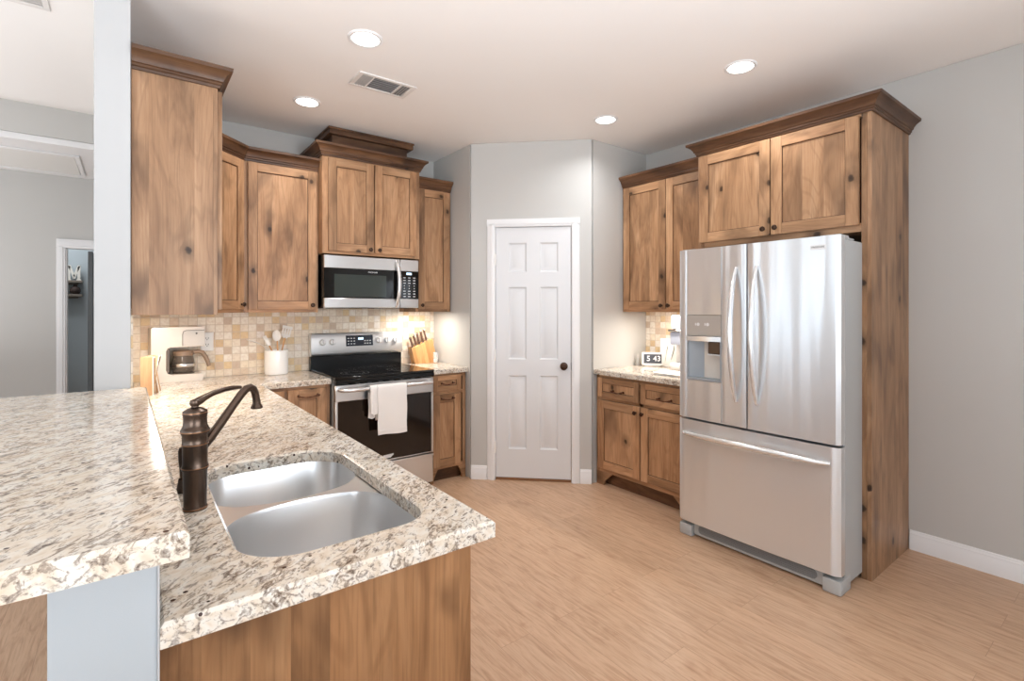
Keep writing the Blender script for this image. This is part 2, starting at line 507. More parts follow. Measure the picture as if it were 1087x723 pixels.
# ------------------------------------------------------------------ mesh helpers
class MB:
    """collects pieces and links them as ONE mesh object"""

    def __init__(self):
        self.v, self.f, self.m, self.s, self.t = [], [], [], [], []

    def add(self, verts, faces, mat, smooth=False, tone=None):
        o = len(self.v)
        t = random.random() if tone is None else tone
        self.v += [Vector(p) for p in verts]
        for f in faces:
            self.f.append([i + o for i in f])
            self.m.append(mat)
            self.s.append(smooth)
            self.t.append(t)
        return self

    def box(self, x0, x1, y0, y1, z0, z1, mat, bev=0.0, tone=None, seg=1):
        x0, x1 = min(x0, x1), max(x0, x1)
        y0, y1 = min(y0, y1), max(y0, y1)
        z0, z1 = min(z0, z1), max(z0, z1)
        v = [(x0, y0, z0), (x1, y0, z0), (x1, y1, z0), (x0, y1, z0), (x0, y0, z1), (x1, y0, z1), (x1, y1, z1), (x0, y1, z1)]
        f = [(3, 2, 1, 0), (4, 5, 6, 7), (0, 1, 5, 4), (1, 2, 6, 5), (2, 3, 7, 6), (3, 0, 4, 7)]
        if bev <= 0:
            return self.add(v, f, mat, False, tone)
        bm = bmesh.new()
        bv = [bm.verts.new(p) for p in v]
        for q in f:
            bm.faces.new([bv[i] for i in q])
        bmesh.ops.bevel(bm, geom=bm.edges[:], offset=min(bev, 0.49 * min(x1 - x0, y1 - y0, z1 - z0)), segments=seg, affect='EDGES', profile=0.5)
        bm.verts.index_update()
        vv = [p.co.copy() for p in bm.verts]
        ff = [[q.index for q in fc.verts] for fc in bm.faces]
        bm.free()
        return self.add(vv, ff, mat, seg > 1, tone)

    def prism(self, poly, a0, a1, mat, axis='z', smooth=False, tone=None, caps=True):
        """poly: (x,y) for z, (x,z) for y, (y,z) for x"""
        area = sum(p[0] * q[1] - q[0] * p[1] for p, q in zip(poly, poly[1:] + poly[:1]))
        if area < 0:
            poly = poly[::-1]
        n = len(poly)

        def P(p, a):
            return {'z': (p[0], p[1], a), 'y': (p[0], a, p[1]), 'x': (a, p[0], p[1])}[axis]
        lo, hi = min(a0, a1), max(a0, a1)
        v = [P(p, lo) for p in poly] + [P(p, hi) for p in poly]
        flip = axis == 'y'
        side = [(i, (i + 1) % n, n + (i + 1) % n, n + i) for i in range(n)]
        cap = [tuple(range(n - 1, -1, -1)), tuple(range(n, 2 * n))]
        if flip:
            side = [s[::-1] for s in side]
            cap = [c[::-1] for c in cap]
        t = random.random() if tone is None else tone
        o = len(self.v)
        self.add(v, side, mat, smooth, t)
        if caps:
            for c in cap:
                self.f.append([i + o for i in c])
                self.m.append(mat)
                self.s.append(False)
                self.t.append(t)
        return self

    def tube(self, pts, r, mat, n=12, flat=1.0, cap=True, tone=None):
        pts = [Vector(p) for p in pts]
        k = len(pts)
        rs = r if isinstance(r, (list, tuple)) else [r] * k
        tang = []
        for i in range(k):
            d = pts[min(i + 1, k - 1)] - pts[max(i - 1, 0)]
            tang.append(d.normalized())
        ref = Vector((0, 0, 1)) if abs(tang[0].z) < 0.9 else Vector((1, 0, 0))
        nx = tang[0].cross(ref).normalized()
        v = []
        for i in range(k):
            nx = (nx - tang[i] * nx.dot(tang[i])).normalized()
            ny = tang[i].cross(nx)
            for j in range(n):
                a = 2 * PI * j / n
                v.append(pts[i] + nx * (math.cos(a) * rs[i]) + ny * (math.sin(a) * rs[i] * flat))
        f = []
        for i in range(k - 1):
            for j in range(n):
                f.append((i * n + j, i * n + (j + 1) % n, (i + 1) * n + (j + 1) % n, (i + 1) * n + j))
        t = random.random() if tone is None else tone
        o = len(self.v)
        self.add(v, f, mat, True, t)
        if cap:
            for c in (tuple(range(n - 1, -1, -1)), tuple(range((k - 1) * n, k * n))):
                self.f.append([i + o for i in c])
                self.m.append(mat)
                self.s.append(False)
                self.t.append(t)
        return self

    def lathe(self, prof, mat, at=(0, 0, 0), axis=(0, 0, 1), n=28, smooth=True, tone=None):
        """prof: (radius, height) from bottom to top; ends closed where radius is 0"""
        q = Vector((0, 0, 1)).rotation_difference(Vector(axis))
        at = Vector(at)
        v, f = [], []
        for r, h in prof:
            for j in range(n):
                a = 2 * PI * j / n
                v.append(at + q @ Vector((r * math.cos(a), r * math.sin(a), h)))
        k = len(prof)
        for i in range(k - 1):
            for j in range(n):
                f.append((i * n + j, i * n + (j + 1) % n, (i + 1) * n + (j + 1) % n, (i + 1) * n + j))
        return self.add(v, f, mat, smooth, tone)

    def sweep(self, path, prof, mats, z0=0.0, start=None, end=None):
        """moulding: path is an open XY polyline, outward is to its right; mats per segment"""
        P = [Vector((p[0], p[1])) for p in path]
        dirs = [(P[i + 1] - P[i]).normalized() for i in range(len(P) - 1)]

        def nrm(d):
            return Vector((d.y, -d.x))
        mit = []
        for i in range(len(P)):
            a = dirs[i - 1] if i > 0 else (Vector(start).normalized() if start else dirs[0])
            c = dirs[i] if i < len(dirs) else (Vector(end).normalized() if end else dirs[-1])
            na, nc = nrm(a), nrm(c)
            b = (na + nc).normalized()
            mit.append(b / max(0.2, b.dot(nc)))
        n = len(prof)
        for i in range(len(P) - 1):
            v = [(P[i].x + mit[i].x * o, P[i].y + mit[i].y * o, z0 + z) for o, z in prof]
            v += [(P[i + 1].x + mit[i + 1].x * o, P[i + 1].y + mit[i + 1].y * o, z0 + z) for o, z in prof]
            f = [(j, n + j, n + (j + 1) % n, (j + 1) % n) for j in range(n)]
            f += [tuple(range(n)), tuple(range(2 * n - 1, n - 1, -1))]
            self.add(v, f, mats[i % len(mats)], False)
        return self

    def xform(self, M):
        self.v = [M @ p for p in self.v]
        return self

    def build(self, name, parent=None, loc=None, rz=0.0):
        me = bpy.data.meshes.new(name)
        me.from_pydata([tuple(p) for p in self.v], [], self.f)
        names = []
        for m in self.m:
            if m not in names:
                names.append(m)
        for m in names:
            me.materials.append(MATS[m])
        for i, p in enumerate(me.polygons):
            p.material_index = names.index(self.m[i])
            p.use_smooth = self.s[i]
        at = me.attributes.new('tone', 'FLOAT', 'FACE')
        at.data.foreach_set('value', self.t)
        me.update()
        bm = bmesh.new()
        bm.from_mesh(me)
        bmesh.ops.recalc_face_normals(bm, faces=bm.faces[:])
        bm.to_mesh(me)
        bm.free()
        me.set_sharp_from_angle(angle=R(38))
        o = bpy.data.objects.new(name, me)
        COL.objects.link(o)
        if parent is not None:
            o.parent = parent
        if loc is not None:
            o.location = loc
            o.rotation_euler = (0, 0, rz)
        return o


def tag(o, label, cat, group=None, kind=None):
    o['label'] = label
    o['category'] = cat
    if group:
        o['group'] = group
    if kind:
        o['kind'] = kind
    return o


def thing(name, label, cat, loc=(0, 0, 0), rz=0.0, group=None, kind=None):
    o = bpy.data.objects.new(name, None)
    o.empty_display_size = 0.1
    COL.objects.link(o)
    o.location = loc
    o.rotation_euler = (0, 0, rz)
    return tag(o, label, cat, group, kind)


def struct(name, mb, label, cat):
    return tag(mb.build(name), label, cat, kind='structure')


def rrect(x0, x1, y0, y1, r, n=8):
    """rounded rectangle, counter-clockwise"""
    if not isinstance(r, (list, tuple)):
        r = [r] * 4
    pts = []
    for (cx, cy, a0, rr) in ((x1 - r[0], y0 + r[0], -90, r[0]), (x1 - r[1], y1 - r[1], 0, r[1]), (x0 + r[2], y1 - r[2], 90, r[2]), (x0 + r[3], y0 + r[3], 180, r[3])):
        for i in range(n + 1):
            a = R(a0 + 90.0 * i / n)
            pts.append((cx + rr * math.cos(a), cy + rr * math.sin(a)))
    return pts


def offset_loop(pts, d):
    """offset of a counter-clockwise loop, outward for d > 0"""
    out = []
    n = len(pts)
    for i in range(n):
        p, q, s = Vector(pts[i - 1]), Vector(pts[i]), Vector(pts[(i + 1) % n])
        a, b = (q - p), (s - q)
        if a.length < 1e-7:
            a = b
        if b.length < 1e-7:
            b = a
        a, b = a.normalized(), b.normalized()
        na, nb = Vector((a.y, -a.x)), Vector((b.y, -b.x))
        m = (na + nb).normalized()
        m = m / max(0.3, m.dot(nb))
        out.append((q.x + m.x * d, q.y + m.y * d))
    return out


def slab(mb, outer, z0, z1, mat, hole=None, ease=0.006):
    """stone slab with eased top edge and an optional hole"""
    o_top = offset_loop(outer, -ease)
    loops = [(o_top, outer)]
    if hole:
        loops.append((offset_loop(hole, ease), hole))
    bm = bmesh.new()
    for (t, e) in loops:
        vs = [bm.verts.new((p[0], p[1], z1)) for p in t]
        for i in range(len(vs)):
            bm.edges.new((vs[i], vs[(i + 1) % len(vs)]))
    bmesh.ops.triangle_fill(bm, use_beauty=True, use_dissolve=False, edges=bm.edges[:])
    bm.verts.index_update()
    vv = [p.co.copy() for p in bm.verts]
    ff = [[q.index for q in f.verts] for f in bm.faces]
    bm.free()
    mb.add(vv, ff, mat)
    bm = bmesh.new()
    for (t, e) in loops:
        vs = [bm.verts.new((p[0], p[1], z0)) for p in e]
        for i in range(len(vs)):
            bm.edges.new((vs[i], vs[(i + 1) % len(vs)]))
    bmesh.ops.triangle_fill(bm, use_beauty=True, use_dissolve=False, edges=bm.edges[:])
    bm.verts.index_update()
    vv = [p.co.copy() for p in bm.verts]
    ff = [[q.index for q in f.verts] for f in bm.faces]
    bm.free()
    mb.add(vv, ff, mat)
    for (t, e) in loops:
        n = len(t)
        v = [(p[0], p[1], z1) for p in t] + [(p[0], p[1], z1 - ease) for p in e] + [(p[0], p[1], z0) for p in e]
        f = []
        for i in range(n):
            j = (i + 1) % n
            f += [(i, j, n + j, n + i), (n + i, n + j, 2 * n + j, 2 * n + i)]
        mb.add(v, f, mat)
    # weld
    return mb


def text_mesh(body, size, mat, parent, name, loc, rot, depth=0.0006, bold=0.0, align='CENTER'):
    c = bpy.data.curves.new(name, 'FONT')
    c.body = body
    c.size = size
    c.extrude = depth
    c.offset = bold
    c.align_x = align
    c.align_y = 'CENTER'
    tmp = bpy.data.objects.new('tmp', c)
    COL.objects.link(tmp)
    bpy.context.view_layer.update()
    me = bpy.data.meshes.new_from_object(tmp)
    bpy.data.objects.remove(tmp)
    bpy.data.curves.remove(c)
    me.materials.clear()
    me.materials.append(MATS[mat])
    me.name = name
    o = bpy.data.objects.new(name, me)
    COL.objects.link(o)
    o.parent = parent
    o.location = loc
    o.rotation_euler = rot
    return o


# ================================================================== THE SETTING
CEIL, LIVC = 2.755, 3.05
XR, YB = 3.62, 4.13
P0, P1 = (2.232, 3.487), (2.932, 2.802)          # ends of the angled pantry wall

mb = MB()
mb.box(-4.7, 3.75, -4.3, 8.2, -0.05, 0.0, 'floor_wood')
struct('floor', mb, 'light brown wood plank floor running through kitchen', 'floor')

mb = MB()
mb.box(-0.117, 3.75, -4.3, 4.26, CEIL, CEIL + 0.05, 'ceiling_paint')
struct('ceiling_kitchen', mb, 'smooth off-white kitchen ceiling with recessed lights', 'ceiling')
mb = MB()
mb.box(-4.7, -0.117, -4.3, 5.56, LIVC, LIVC + 0.05, 'ceiling_paint')
struct('ceiling_living', mb, 'higher off-white ceiling left of the white wall end', 'ceiling')
mb = MB()
mb.box(-4.7, 1.05, 5.58, 8.2, CEIL, CEIL + 0.05, 'white_trim')
struct('ceiling_hall', mb, 'white lowered hall ceiling beyond the header', 'ceiling')

mb = MB()
mb.box(-0.117, 0.0, 2.62, 4.24, 0.0, CEIL - 0.002, 'wall_cool')
struct('wall_left', mb, 'pale wall with a narrow end standing at the bar top', 'wall')
mb = MB()
mb.box(-0.117, 0.0, -4.2, 5.56, CEIL + 0.052, LIVC + 0.05, 'wall_paint')
struct('wall_soffit', mb, 'drop between the two ceilings above the bar', 'wall')
mb = MB()
mb.box(-0.092, 0.033, 0.945, 2.61, 0.0, 1.028, 'half_wall_shaded')
struct('wall_bar', mb, 'white half wall carrying the granite bar top', 'wall')
mb = MB()
mb.box(0.0332, 0.0357, 0.940, 0.966, 0.0, 1.028, 'wall_cool')
struct('trim_4', mb, 'thin pale strip between half wall and peninsula counter', 'trim')
mb = MB()
mb.box(0.0, 3.75, YB, YB + 0.12, 0.0, CEIL - 0.002, 'wall_paint')
struct('wall_back', mb, 'grey kitchen wall behind the range', 'wall')
mb = MB()
mb.box(XR, XR + 0.12, -4.2, YB, 0.0, CEIL - 0.002, 'wall_paint')
struct('wall_right', mb, 'grey wall right of the refrigerator cabinet', 'wall')
mb = MB()
mb.box(P0[0], P0[0] + 0.02, P0[1] + 0.02, YB - 0.001, 0.0, CEIL - 0.002, 'wall_paint')
struct('wall_pantry_left', mb, 'short grey pantry side wall beside the range', 'wall')
mb = MB()
mb.box(P1[0] + 0.02, XR - 0.001, P1[1], P1[1] + 0.02, 0.0, CEIL - 0.002, 'wall_paint')
struct('wall_pantry_right', mb, 'short grey pantry side wall beside the clock counter', 'wall')

# angled pantry wall, in its own frame (x along the wall, -y towards the kitchen)
ANG = math.atan2(P1[1] - P0[1], P1[0] - P0[0])
WL_ = math.hypot(P1[0] - P0[0], P1[1] - P0[1])
D0, D1, DH = 0.203, 0.817, 2.062


def at_pantry(mb):
    M = Matrix.Translation((P0[0], P0[1], 0)) @ Matrix.Rotation(ANG, 4, 'Z')
    return mb.xform(M)


mb = MB()
mb.box(0, D0 - 0.012, 0, 0.1, 0, CEIL - 0.002, 'wall_paint')
mb.box(D1 + 0.012, WL_, 0, 0.1, 0, CEIL - 0.002, 'wall_paint')
mb.box(D0 - 0.012, D1 + 0.012, 0, 0.1, DH + 0.012, CEIL - 0.002, 'wall_paint')
struct('wall_pantry', at_pantry(mb), 'grey angled wall around the white pantry door', 'wall')

# casing of the pantry door
mb = MB()
CP = [(0, 0), (0, 0.012), (0.010, 0.018), (0.030, 0.018), (0.044, 0.012), (0.062, 0.010), (0.066, 0.004), (0.066, 0)]
for sgn, xa in ((-1, D0 - 0.004), (1, D1 + 0.004)):
    poly = [(xa + sgn * a, -b) for a, b in CP]
    mb.prism(poly, 0.0, DH + 0.03, 'white_trim')
for z0_, z1_, dp in ((DH + 0.006, DH + 0.022, 0.012), (DH + 0.022, DH + 0.048, 0.018), (DH + 0.048, DH + 0.066, 0.011)):
    mb.box(D0 - 0.07, D1 + 0.07, -dp, 0, z0_, z1_, 'white_trim')
mb.box(D0 - 0.012, D0 - 0.002, 0.0, 0.1, 0, DH + 0.01, 'white_trim')
mb.box(D1 + 0.002, D1 + 0.012, 0.0, 0.1, 0, DH + 0.01, 'white_trim')
mb.box(D0 - 0.012, D1 + 0.012, 0.0, 0.1, DH + 0.002, DH + 0.012, 'white_trim')
struct('trim_1', at_pantry(mb), 'white moulded casing around the pantry door', 'trim')

mb = MB()
mb.box(D0, D1, 0.004, 0.09, 0.0, 0.018, 'oak_threshold', 0.004)
struct('trim_2', at_pantry(mb), 'brown wood threshold strip beneath the pantry door', 'trim')

# six-panel door
door = thing('door_1', 'white six-panel pantry door with dark round knob', 'door', (P0[0], P0[1], 0), ANG, kind='structure')
mb = MB()
dz0, dz1, yf = 0.022, DH - 0.002, 0.006
xs = [D0 + 0.001, D0 + 0.105, D0 + 0.253, D0 + 0.361, D0 + 0.509, D1 - 0.001]
zs = [dz0, 0.255, 0.855, 0.985, 1.575, 1.695, 1.935, dz1]
mb.box(D0 + 0.001, D1 - 0.001, yf + 0.012, yf + 0.036, dz0, dz1, 'door_white')
for a, b in ((0, 1), (2, 3), (4, 5)):
    mb.box(xs[a], xs[b], yf, yf + 0.012, dz0, dz1, 'door_white')
for k in (0, 2, 4, 6):
    for a in (1, 3):
        mb.box(xs[a], xs[a + 1], yf, yf + 0.012, zs[k], zs[k + 1], 'door_white')
for k in (1, 3, 5):
    for a in (1, 3):
        x0, x1, z0, z1 = xs[a], xs[a + 1], zs[k], zs[k + 1]
        # sloping sides down to a groove, then a raised field
        rings = [(0.0, yf), (0.012, yf + 0.011), (0.020, yf + 0.011), (0.046, yf + 0.002)]
        v = []
        for o_, y_ in rings:
            v += [(x0 + o_, y_, z0 + o_), (x1 - o_, y_, z0 + o_), (x1 - o_, y_, z1 - o_), (x0 + o_, y_, z1 - o_)]
        f = []
        for r_ in range(3):
            for j in range(4):
                f.append((r_ * 4 + j, r_ * 4 + (j + 1) % 4, r_ * 4 + 4 + (j + 1) % 4, r_ * 4 + 4 + j))
        f.append((12, 13, 14, 15))
        mb.add(v, f, 'door_white')
mb.build('door_panel', door)
for z_ in (0.27, 1.02, 1.80):
    mb = MB()
    mb.box(D0 - 0.010, D0 + 0.004, -0.012, 0.004, z_ - 0.045, z_ + 0.045, 'white_plastic', 0.002)
    mb.tube([(D0 - 0.003, -0.014, z_ - 0.048), (D0 - 0.003, -0.014, z_ + 0.048)], 0.006, 'white_plastic', 10)
    mb.build('hinge', door)
mb = MB()
kx, kz = D1 - 0.058, 0.935
mb.lathe([(0.0, 0), (0.031, 0), (0.031, 0.004), (0.026, 0.008), (0.012, 0.010), (0.011, 0.030), (0.020, 0.036), (0.027, 0.046), (0.027, 0.056), (0.018, 0.064), (0, 0.066)],
         'knob_bronze', (kx, yf, kz), (0, -1, 0))
mb.build('door_knob', door)
mb = MB()
mb.box(D1 - 0.002, D1 + 0.0005, 0.0, 0.02, kz - 0.03, kz + 0.03, 'knob_bronze')
mb.build('strike_plate', door)


# baseboards
def baseboard(name, p, q, side_label, h=0.112):
    """from p to q, wall to the left, room to the right of the direction"""
    mb = MB()
    prof = [(0.0, 0.0), (0.014, 0.0), (0.014, h * 0.70), (0.011, h * 0.74), (0.011, h * 0.84), (0.007, h * 0.88), (0.006, h * 0.97), (0.002, h), (0.0, h)]
    mb.sweep([p, q], prof, ['white_trim'])
    struct(name, mb, side_label, 'baseboard')


def on_pantry(s):
    return (P0[0] + math.cos(ANG) * s, P0[1] + math.sin(ANG) * s)


baseboard('baseboard_right', (XR, 0.92), (XR, -4.15), 'white moulded baseboard right of the refrigerator cabinet')
baseboard('baseboard_pantry_left', (P0[0] - 0.0, P0[1]), on_pantry(D0 - 0.071), 'short white baseboard left of the pantry door')
baseboard('baseboard_pantry_right', on_pantry(D1 + 0.071), P1, 'short white baseboard right of the pantry door')

# living room shell (behind and left of the camera) with its windows
def wall_with_windows(name, label, axis, pos, lo, hi, height, wins, zw0, zw1, thick=0.12):
    mb = MB()
    cur = lo

    def piece(a, b, z0, z1):
        if b - a < 1e-4:
            return
        if axis == 'x':
            mb.box(pos - thick, pos, a, b, z0, z1, 'wall_paint')
        else:
            mb.box(a, b, pos - thick, pos, z0, z1, 'wall_paint')
    for c, w in wins:
        piece(cur, c - w / 2, 0, height)
        piece(c - w / 2, c + w / 2, 0, zw0)
        piece(c - w / 2, c + w / 2, zw1, height)
        cur = c + w / 2
    piece(cur, hi, 0, height)
    struct(name, mb, label, 'wall')


wall_with_windows('wall_living_left', 'living room wall with windows, far left of the bar', 'x', -4.6, -4.2, 8.1, LIVC, WIN_LEFT, 0.8, 2.3)
wall_with_windows('wall_living_back', 'living room wall with tall windows behind the camera', 'y', -4.2, -4.7, 3.74, LIVC, WIN_BACK, 0.35, 2.35)
# hall
mb = MB()
mb.box(-4.6, 0.0, 5.56, 5.66, CEIL + 0.051, LIVC + 0.05, 'wall_paint')
struct('wall_hall_header', mb, 'grey header above the lowered hall ceiling', 'wall')
HY = 6.87
mb = MB()
mb.box(-4.6, -0.535, HY, HY + 0.11, 0, CEIL - 0.001, 'wall_paint')
mb.box(-0.535, 0.195, HY, HY + 0.11, 2.04, CEIL - 0.001, 'wall_paint')
mb.box(0.195, 1.0, HY, HY + 0.11, 0, CEIL - 0.001, 'wall_paint')
struct('wall_hall', mb, 'grey hall wall around the white doorway', 'wall')
mb = MB()
mb.box(1.0, 1.1, 4.26, 8.1, 0, CEIL - 0.001, 'wall_paint')  # unseen; put in to keep light from leaking into the hall
struct('wall_hall_right', mb, 'unseen hall wall behind the kitchen, added against light leaks', 'wall')
mb = MB()
mb.box(-4.6, 1.0, 8.0, 8.1, 0, CEIL - 0.001, 'bath_paint')
struct('wall_bath', mb, 'blue grey wall with two shelves seen through doorway', 'wall')
mb = MB()
for x0, x1 in ((-0.600, -0.528), (0.188, 0.260)):
    mb.box(x0, x1, HY - 0.020, HY - 0.0005, 0, 2.02, 'white_trim', 0.004)
    mb.box(x0 + 0.02, x1 - 0.02, HY - 0.027, HY - 0.020, 0, 2.03, 'white_trim', 0.003)
mb.box(-0.600, 0.260, HY - 0.020, HY - 0.0005, 2.02, 2.112, 'white_trim', 0.004)
mb.box(-0.585, 0.245, HY - 0.027, HY - 0.020, 2.045, 2.09, 'white_trim', 0.003)
mb.box(-0.534, -0.518, HY, HY + 0.11, 0, 2.03, 'white_trim')
mb.box(0.178, 0.194, HY, HY + 0.11, 0, 2.03, 'white_trim')
mb.box(-0.534, 0.194, HY, HY + 0.11, 2.022, 2.038, 'white_trim')
struct('trim_3', mb, 'white casing of the hall doorway left of the wall end', 'trim')
door2 = thing('door_2', 'dark grey door standing open inside the hall doorway', 'door', (-0.362, 7.0, 0), 0, kind='structure')
mb = MB()
mb.box(0, 0.04, 0, 0.72, 0.01, 2.01, 'dark_door', 0.003)
mb.box(-0.004, 0.0, 0.12, 0.6, 0.25, 0.9, 'dark_door', 0.002)
mb.box(-0.004, 0.0, 0.12, 0.6, 1.05, 1.85, 'dark_door', 0.002)
mb.build('door_panel', door2)
# attic hatch on the hall ceiling
hatch = thing('attic_hatch', 'white attic hatch panel set in the lowered hall ceiling', 'hatch', (-0.98, 6.27, CEIL))
mb = MB()
mb.box(-0.60, 0.58, -0.36, 0.40, -0.010, -0.0005, 'hatch_paint', 0.003)
mb.build('panel', hatch)
mb = MB()
for a in ((-0.64, 0.62, -0.40, -0.365), (-0.64, 0.62, 0.405, 0.44), (-0.64, -0.605, -0.365, 0.405), (0.585, 0.62, -0.365, 0.405)):
    mb.box(*a, -0.016, -0.0005, 'white_trim', 0.004)
mb.build('frame', hatch)

# tiled backsplashes
mb = MB()
mb.box(0.012, 2.230, YB - 0.008, YB - 0.0005, 0.9145, 1.80, 'mosaic_tile')
struct('trim_backsplash_back', mb, 'tan and cream mosaic tile backsplash behind the range', 'backsplash')
mb = MB()
mb.box(0.0005, 0.0085, 2.66, YB - 0.009, 0.9145, 1.40, 'mosaic_tile')
struct('trim_backsplash_left', mb, 'tan mosaic tile backsplash on the left wall', 'backsplash')
mb = MB()
mb.box(XR - 0.008, XR - 0.0005, 1.925, 2.800, 0.9145, 1.40, 'mosaic_tile')
struct('trim_backsplash_right', mb, 'tan mosaic tile backsplash behind the digital clock', 'backsplash')

# ================================================================== CABINETS
CROWN = [(0.0, 0.0), (0.008, 0.0), (0.010, 0.011), (0.015, 0.014), (0.015, 0.024), (0.021, 0.027), (0.024, 0.038),
         (0.034, 0.055), (0.048, 0.067), (0.055, 0.070), (0.057, 0.086), (0.0, 0.086)]


def shaker(mb, x0, x1, z0, z1, y=-0.020, rail=0.058, top=None, boards=1):
    """recessed-panel door: two stiles, two rails, a panel of glued boards and a dark glazed rebate"""
    t = 0.020
    tr = top or rail
    mb.box(x0, x0 + rail, y, y + t, z0, z1, 'wood_v', 0.0018)
    mb.box(x1 - rail, x1, y, y + t, z0, z1, 'wood_v', 0.0018)
    mb.box(x0 + rail, x1 - rail, y, y + t, z0, z0 + rail, 'wood_h', 0.0012)
    mb.box(x0 + rail, x1 - rail, y, y + t, z1 - tr, z1, 'wood_h', 0.0012)
    a, b, c, d = x0 + rail, x1 - rail, z0 + rail, z1 - tr
    g = 0.0035
    yy = y + 0.009
    for q in ((a, a + g, c, d), (b - g, b, c, d), (a + g, b - g, c, c + g), (a + g, b - g, d - g, d)):
        mb.box(q[0], q[1], yy - 0.0005, y + t, q[2], q[3], 'glaze')
    cuts = [a + g]
    for i in range(1, boards):
        cuts.append(a + (b - a) * (i + random.uniform(-0.2, 0.2)) / boards)
    cuts.append(b - g)
    base = random.uniform(0.35, 0.65)
    for p, q in zip(cuts, cuts[1:]):
        mb.box(p, q, yy, y + t, c + g, d - g, 'wood_v', tone=base + random.uniform(-0.22, 0.22))


def knob(parent, x, z, y=-0.020):
    mb = MB()
    mb.lathe([(0, 0), (0.008, 0), (0.0065, 0.004), (0.005, 0.010), (0.009, 0.014), (0.0145, 0.018), (0.0155, 0.022), (0.012, 0.027), (0.005, 0.029), (0, 0.029)],
             'knob_bronze', (x, y, z), (0, -1, 0), 18)
    o = mb.build('knob', parent)
    o['label'] = 'dark bronze round knob'
    return o


def pull(parent, x, z, w=0.105, y=-0.020):
    mb = MB()
    for s in (-1, 1):
        mb.lathe([(0, 0), (0.009, 0), (0.007, 0.005), (0.0055, 0.022), (0.0075, 0.026), (0, 0.029)], 'pull_bronze', (x + s * w / 2, y, z), (0, -1, 0), 12)
    pts = []
    for i in range(15):
        u = i / 14.0
        pts.append((x + (u - 0.5) * (w + 0.02), y - 0.024 - 0.004 * math.sin(PI * u), z - 0.010 * math.sin(PI * u) + 0.002))
    rr = [0.003 + 0.0022 * abs(math.sin(PI * i / 14 * 3)) for i in range(15)]
    mb.tube(pts, rr, 'pull_bronze', 10)
    o = mb.build('pull', parent)
    o['label'] = 'dark bronze twig-shaped pull'
    return o


def face_frame(mb, w, z0, z1, stile=0.035, top=0.05, bot=0.035, mids=(), y0=0.0, y1=0.018, rails=(), x0=0.0):
    mb.box(x0, stile, y0, y1, z0, z1, 'wood_v', 0.001)
    mb.box(w - stile, w, y0, y1, z0, z1, 'wood_v', 0.001)
    mb.box(stile, w - stile, y0, y1, z1 - top, z1, 'wood_h', 0.001)
    mb.box(stile, w - stile, y0, y1, z0, z0 + bot, 'wood_h', 0.001)
    for m_ in mids:
        mb.box(m_ - 0.02, m_ + 0.02, y0, y1, z0 + bot, z1 - top, 'wood_v', 0.001)
    for r_ in rails:
        mb.box(stile, w - stile, y0, y1, r_ - 0.012, r_ + 0.012, 'wood_h')


def carcass(mb, w, d, z0, z1, y0=0.018, boards=3, rec=0.0):
    """closed box; the side panels are glued from boards"""
    e = 0.018
    for xa, xb in ((0, e), (w - e, w)):
        cut = [y0 + (d - y0) * i / boards for i in range(boards + 1)]
        for p, q in zip(cut, cut[1:]):
            mb.box(xa, xb, p, q, z0, z1, 'wood_v')
    mb.box(e, w - e, y0, d, z1 - e, z1, 'wood_h')
    mb.box(e, w - e, y0, d, z0 + rec, z0 + rec + e, 'wood_h')
    mb.box(e, w - e, d - 0.008, d, z0 + e, z1 - e, 'wood_v')
    mb.box(e, w - e, y0, y0 + 0.004, z0 + e, z1 - e, 'glaze')


UB, UT = 1.372, 2.412     # upper cabinets: bottom and top of the box
UPPER = 'upper cabinets with crown moulding'

# --- upper cabinet on the left wall (its end panel faces the camera)
w, d = 0.875, 0.315
c = thing('upper_cabinet', 'brown wall cabinet whose wide plain end panel stands beside the white wall end', 'cabinet', (0.318, 2.645, UB), PI / 2, UPPER)
mb = MB()
H_ = UT - UB
cut = [0.018, 0.09, 0.185, 0.255, d]
mb.box(0.0, 0.018, 0.0, 0.018, 0, H_, 'end_wood', 0.001, tone=0.25)
tn = [0.55, 0.44, 0.50, 0.60]
for i in range(4):
    mb.box(0.0, 0.018, cut[i], cut[i + 1], 0, H_, 'end_wood', tone=tn[i])
mb.box(0.018, w, 0.018, d, H_ - 0.018, H_, 'wood_h')
mb.box(0.018, w, 0.018, d, 0.03, 0.045, 'wood_h')
mb.box(w - 0.018, w, 0.018, d, 0, H_ - 0.018, 'wood_v')
mb.box(0.018, w - 0.018, d - 0.008, d, 0.045, H_ - 0.018, 'wood_v')
mb.box(0.018, 0.05, 0.0, 0.018, 0, H_, 'wood_v')
mb.box(w - 0.035, w, 0.0, 0.018, 0, H_, 'wood_v')
mb.box(0.05, w - 0.035, 0.0, 0.018, H_ - 0.05, H_, 'wood_h')
mb.box(0.05, w - 0.035, 0.0, 0.018, 0, 0.035, 'wood_h')
mb.box(0.05, w - 0.035, 0.016, 0.02, 0.035, H_ - 0.05, 'glaze')
mb.build('body', c)
for i, (a, b) in enumerate(((0.012, 0.436), (0.440, w - 0.012))):
    mb = MB()
    shaker(mb, a, b, 0.022, H_ - 0.012, boards=3)
    dr = mb.build('door', c)
    knob(dr, b - 0.03 if i == 0 else a + 0.03, 0.055)
mb = MB()
a45 = (math.sqrt(.5), -math.sqrt(.5))
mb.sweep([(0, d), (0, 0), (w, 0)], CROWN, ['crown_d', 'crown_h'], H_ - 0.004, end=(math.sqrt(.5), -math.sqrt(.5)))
mb.build('crown_molding', c)

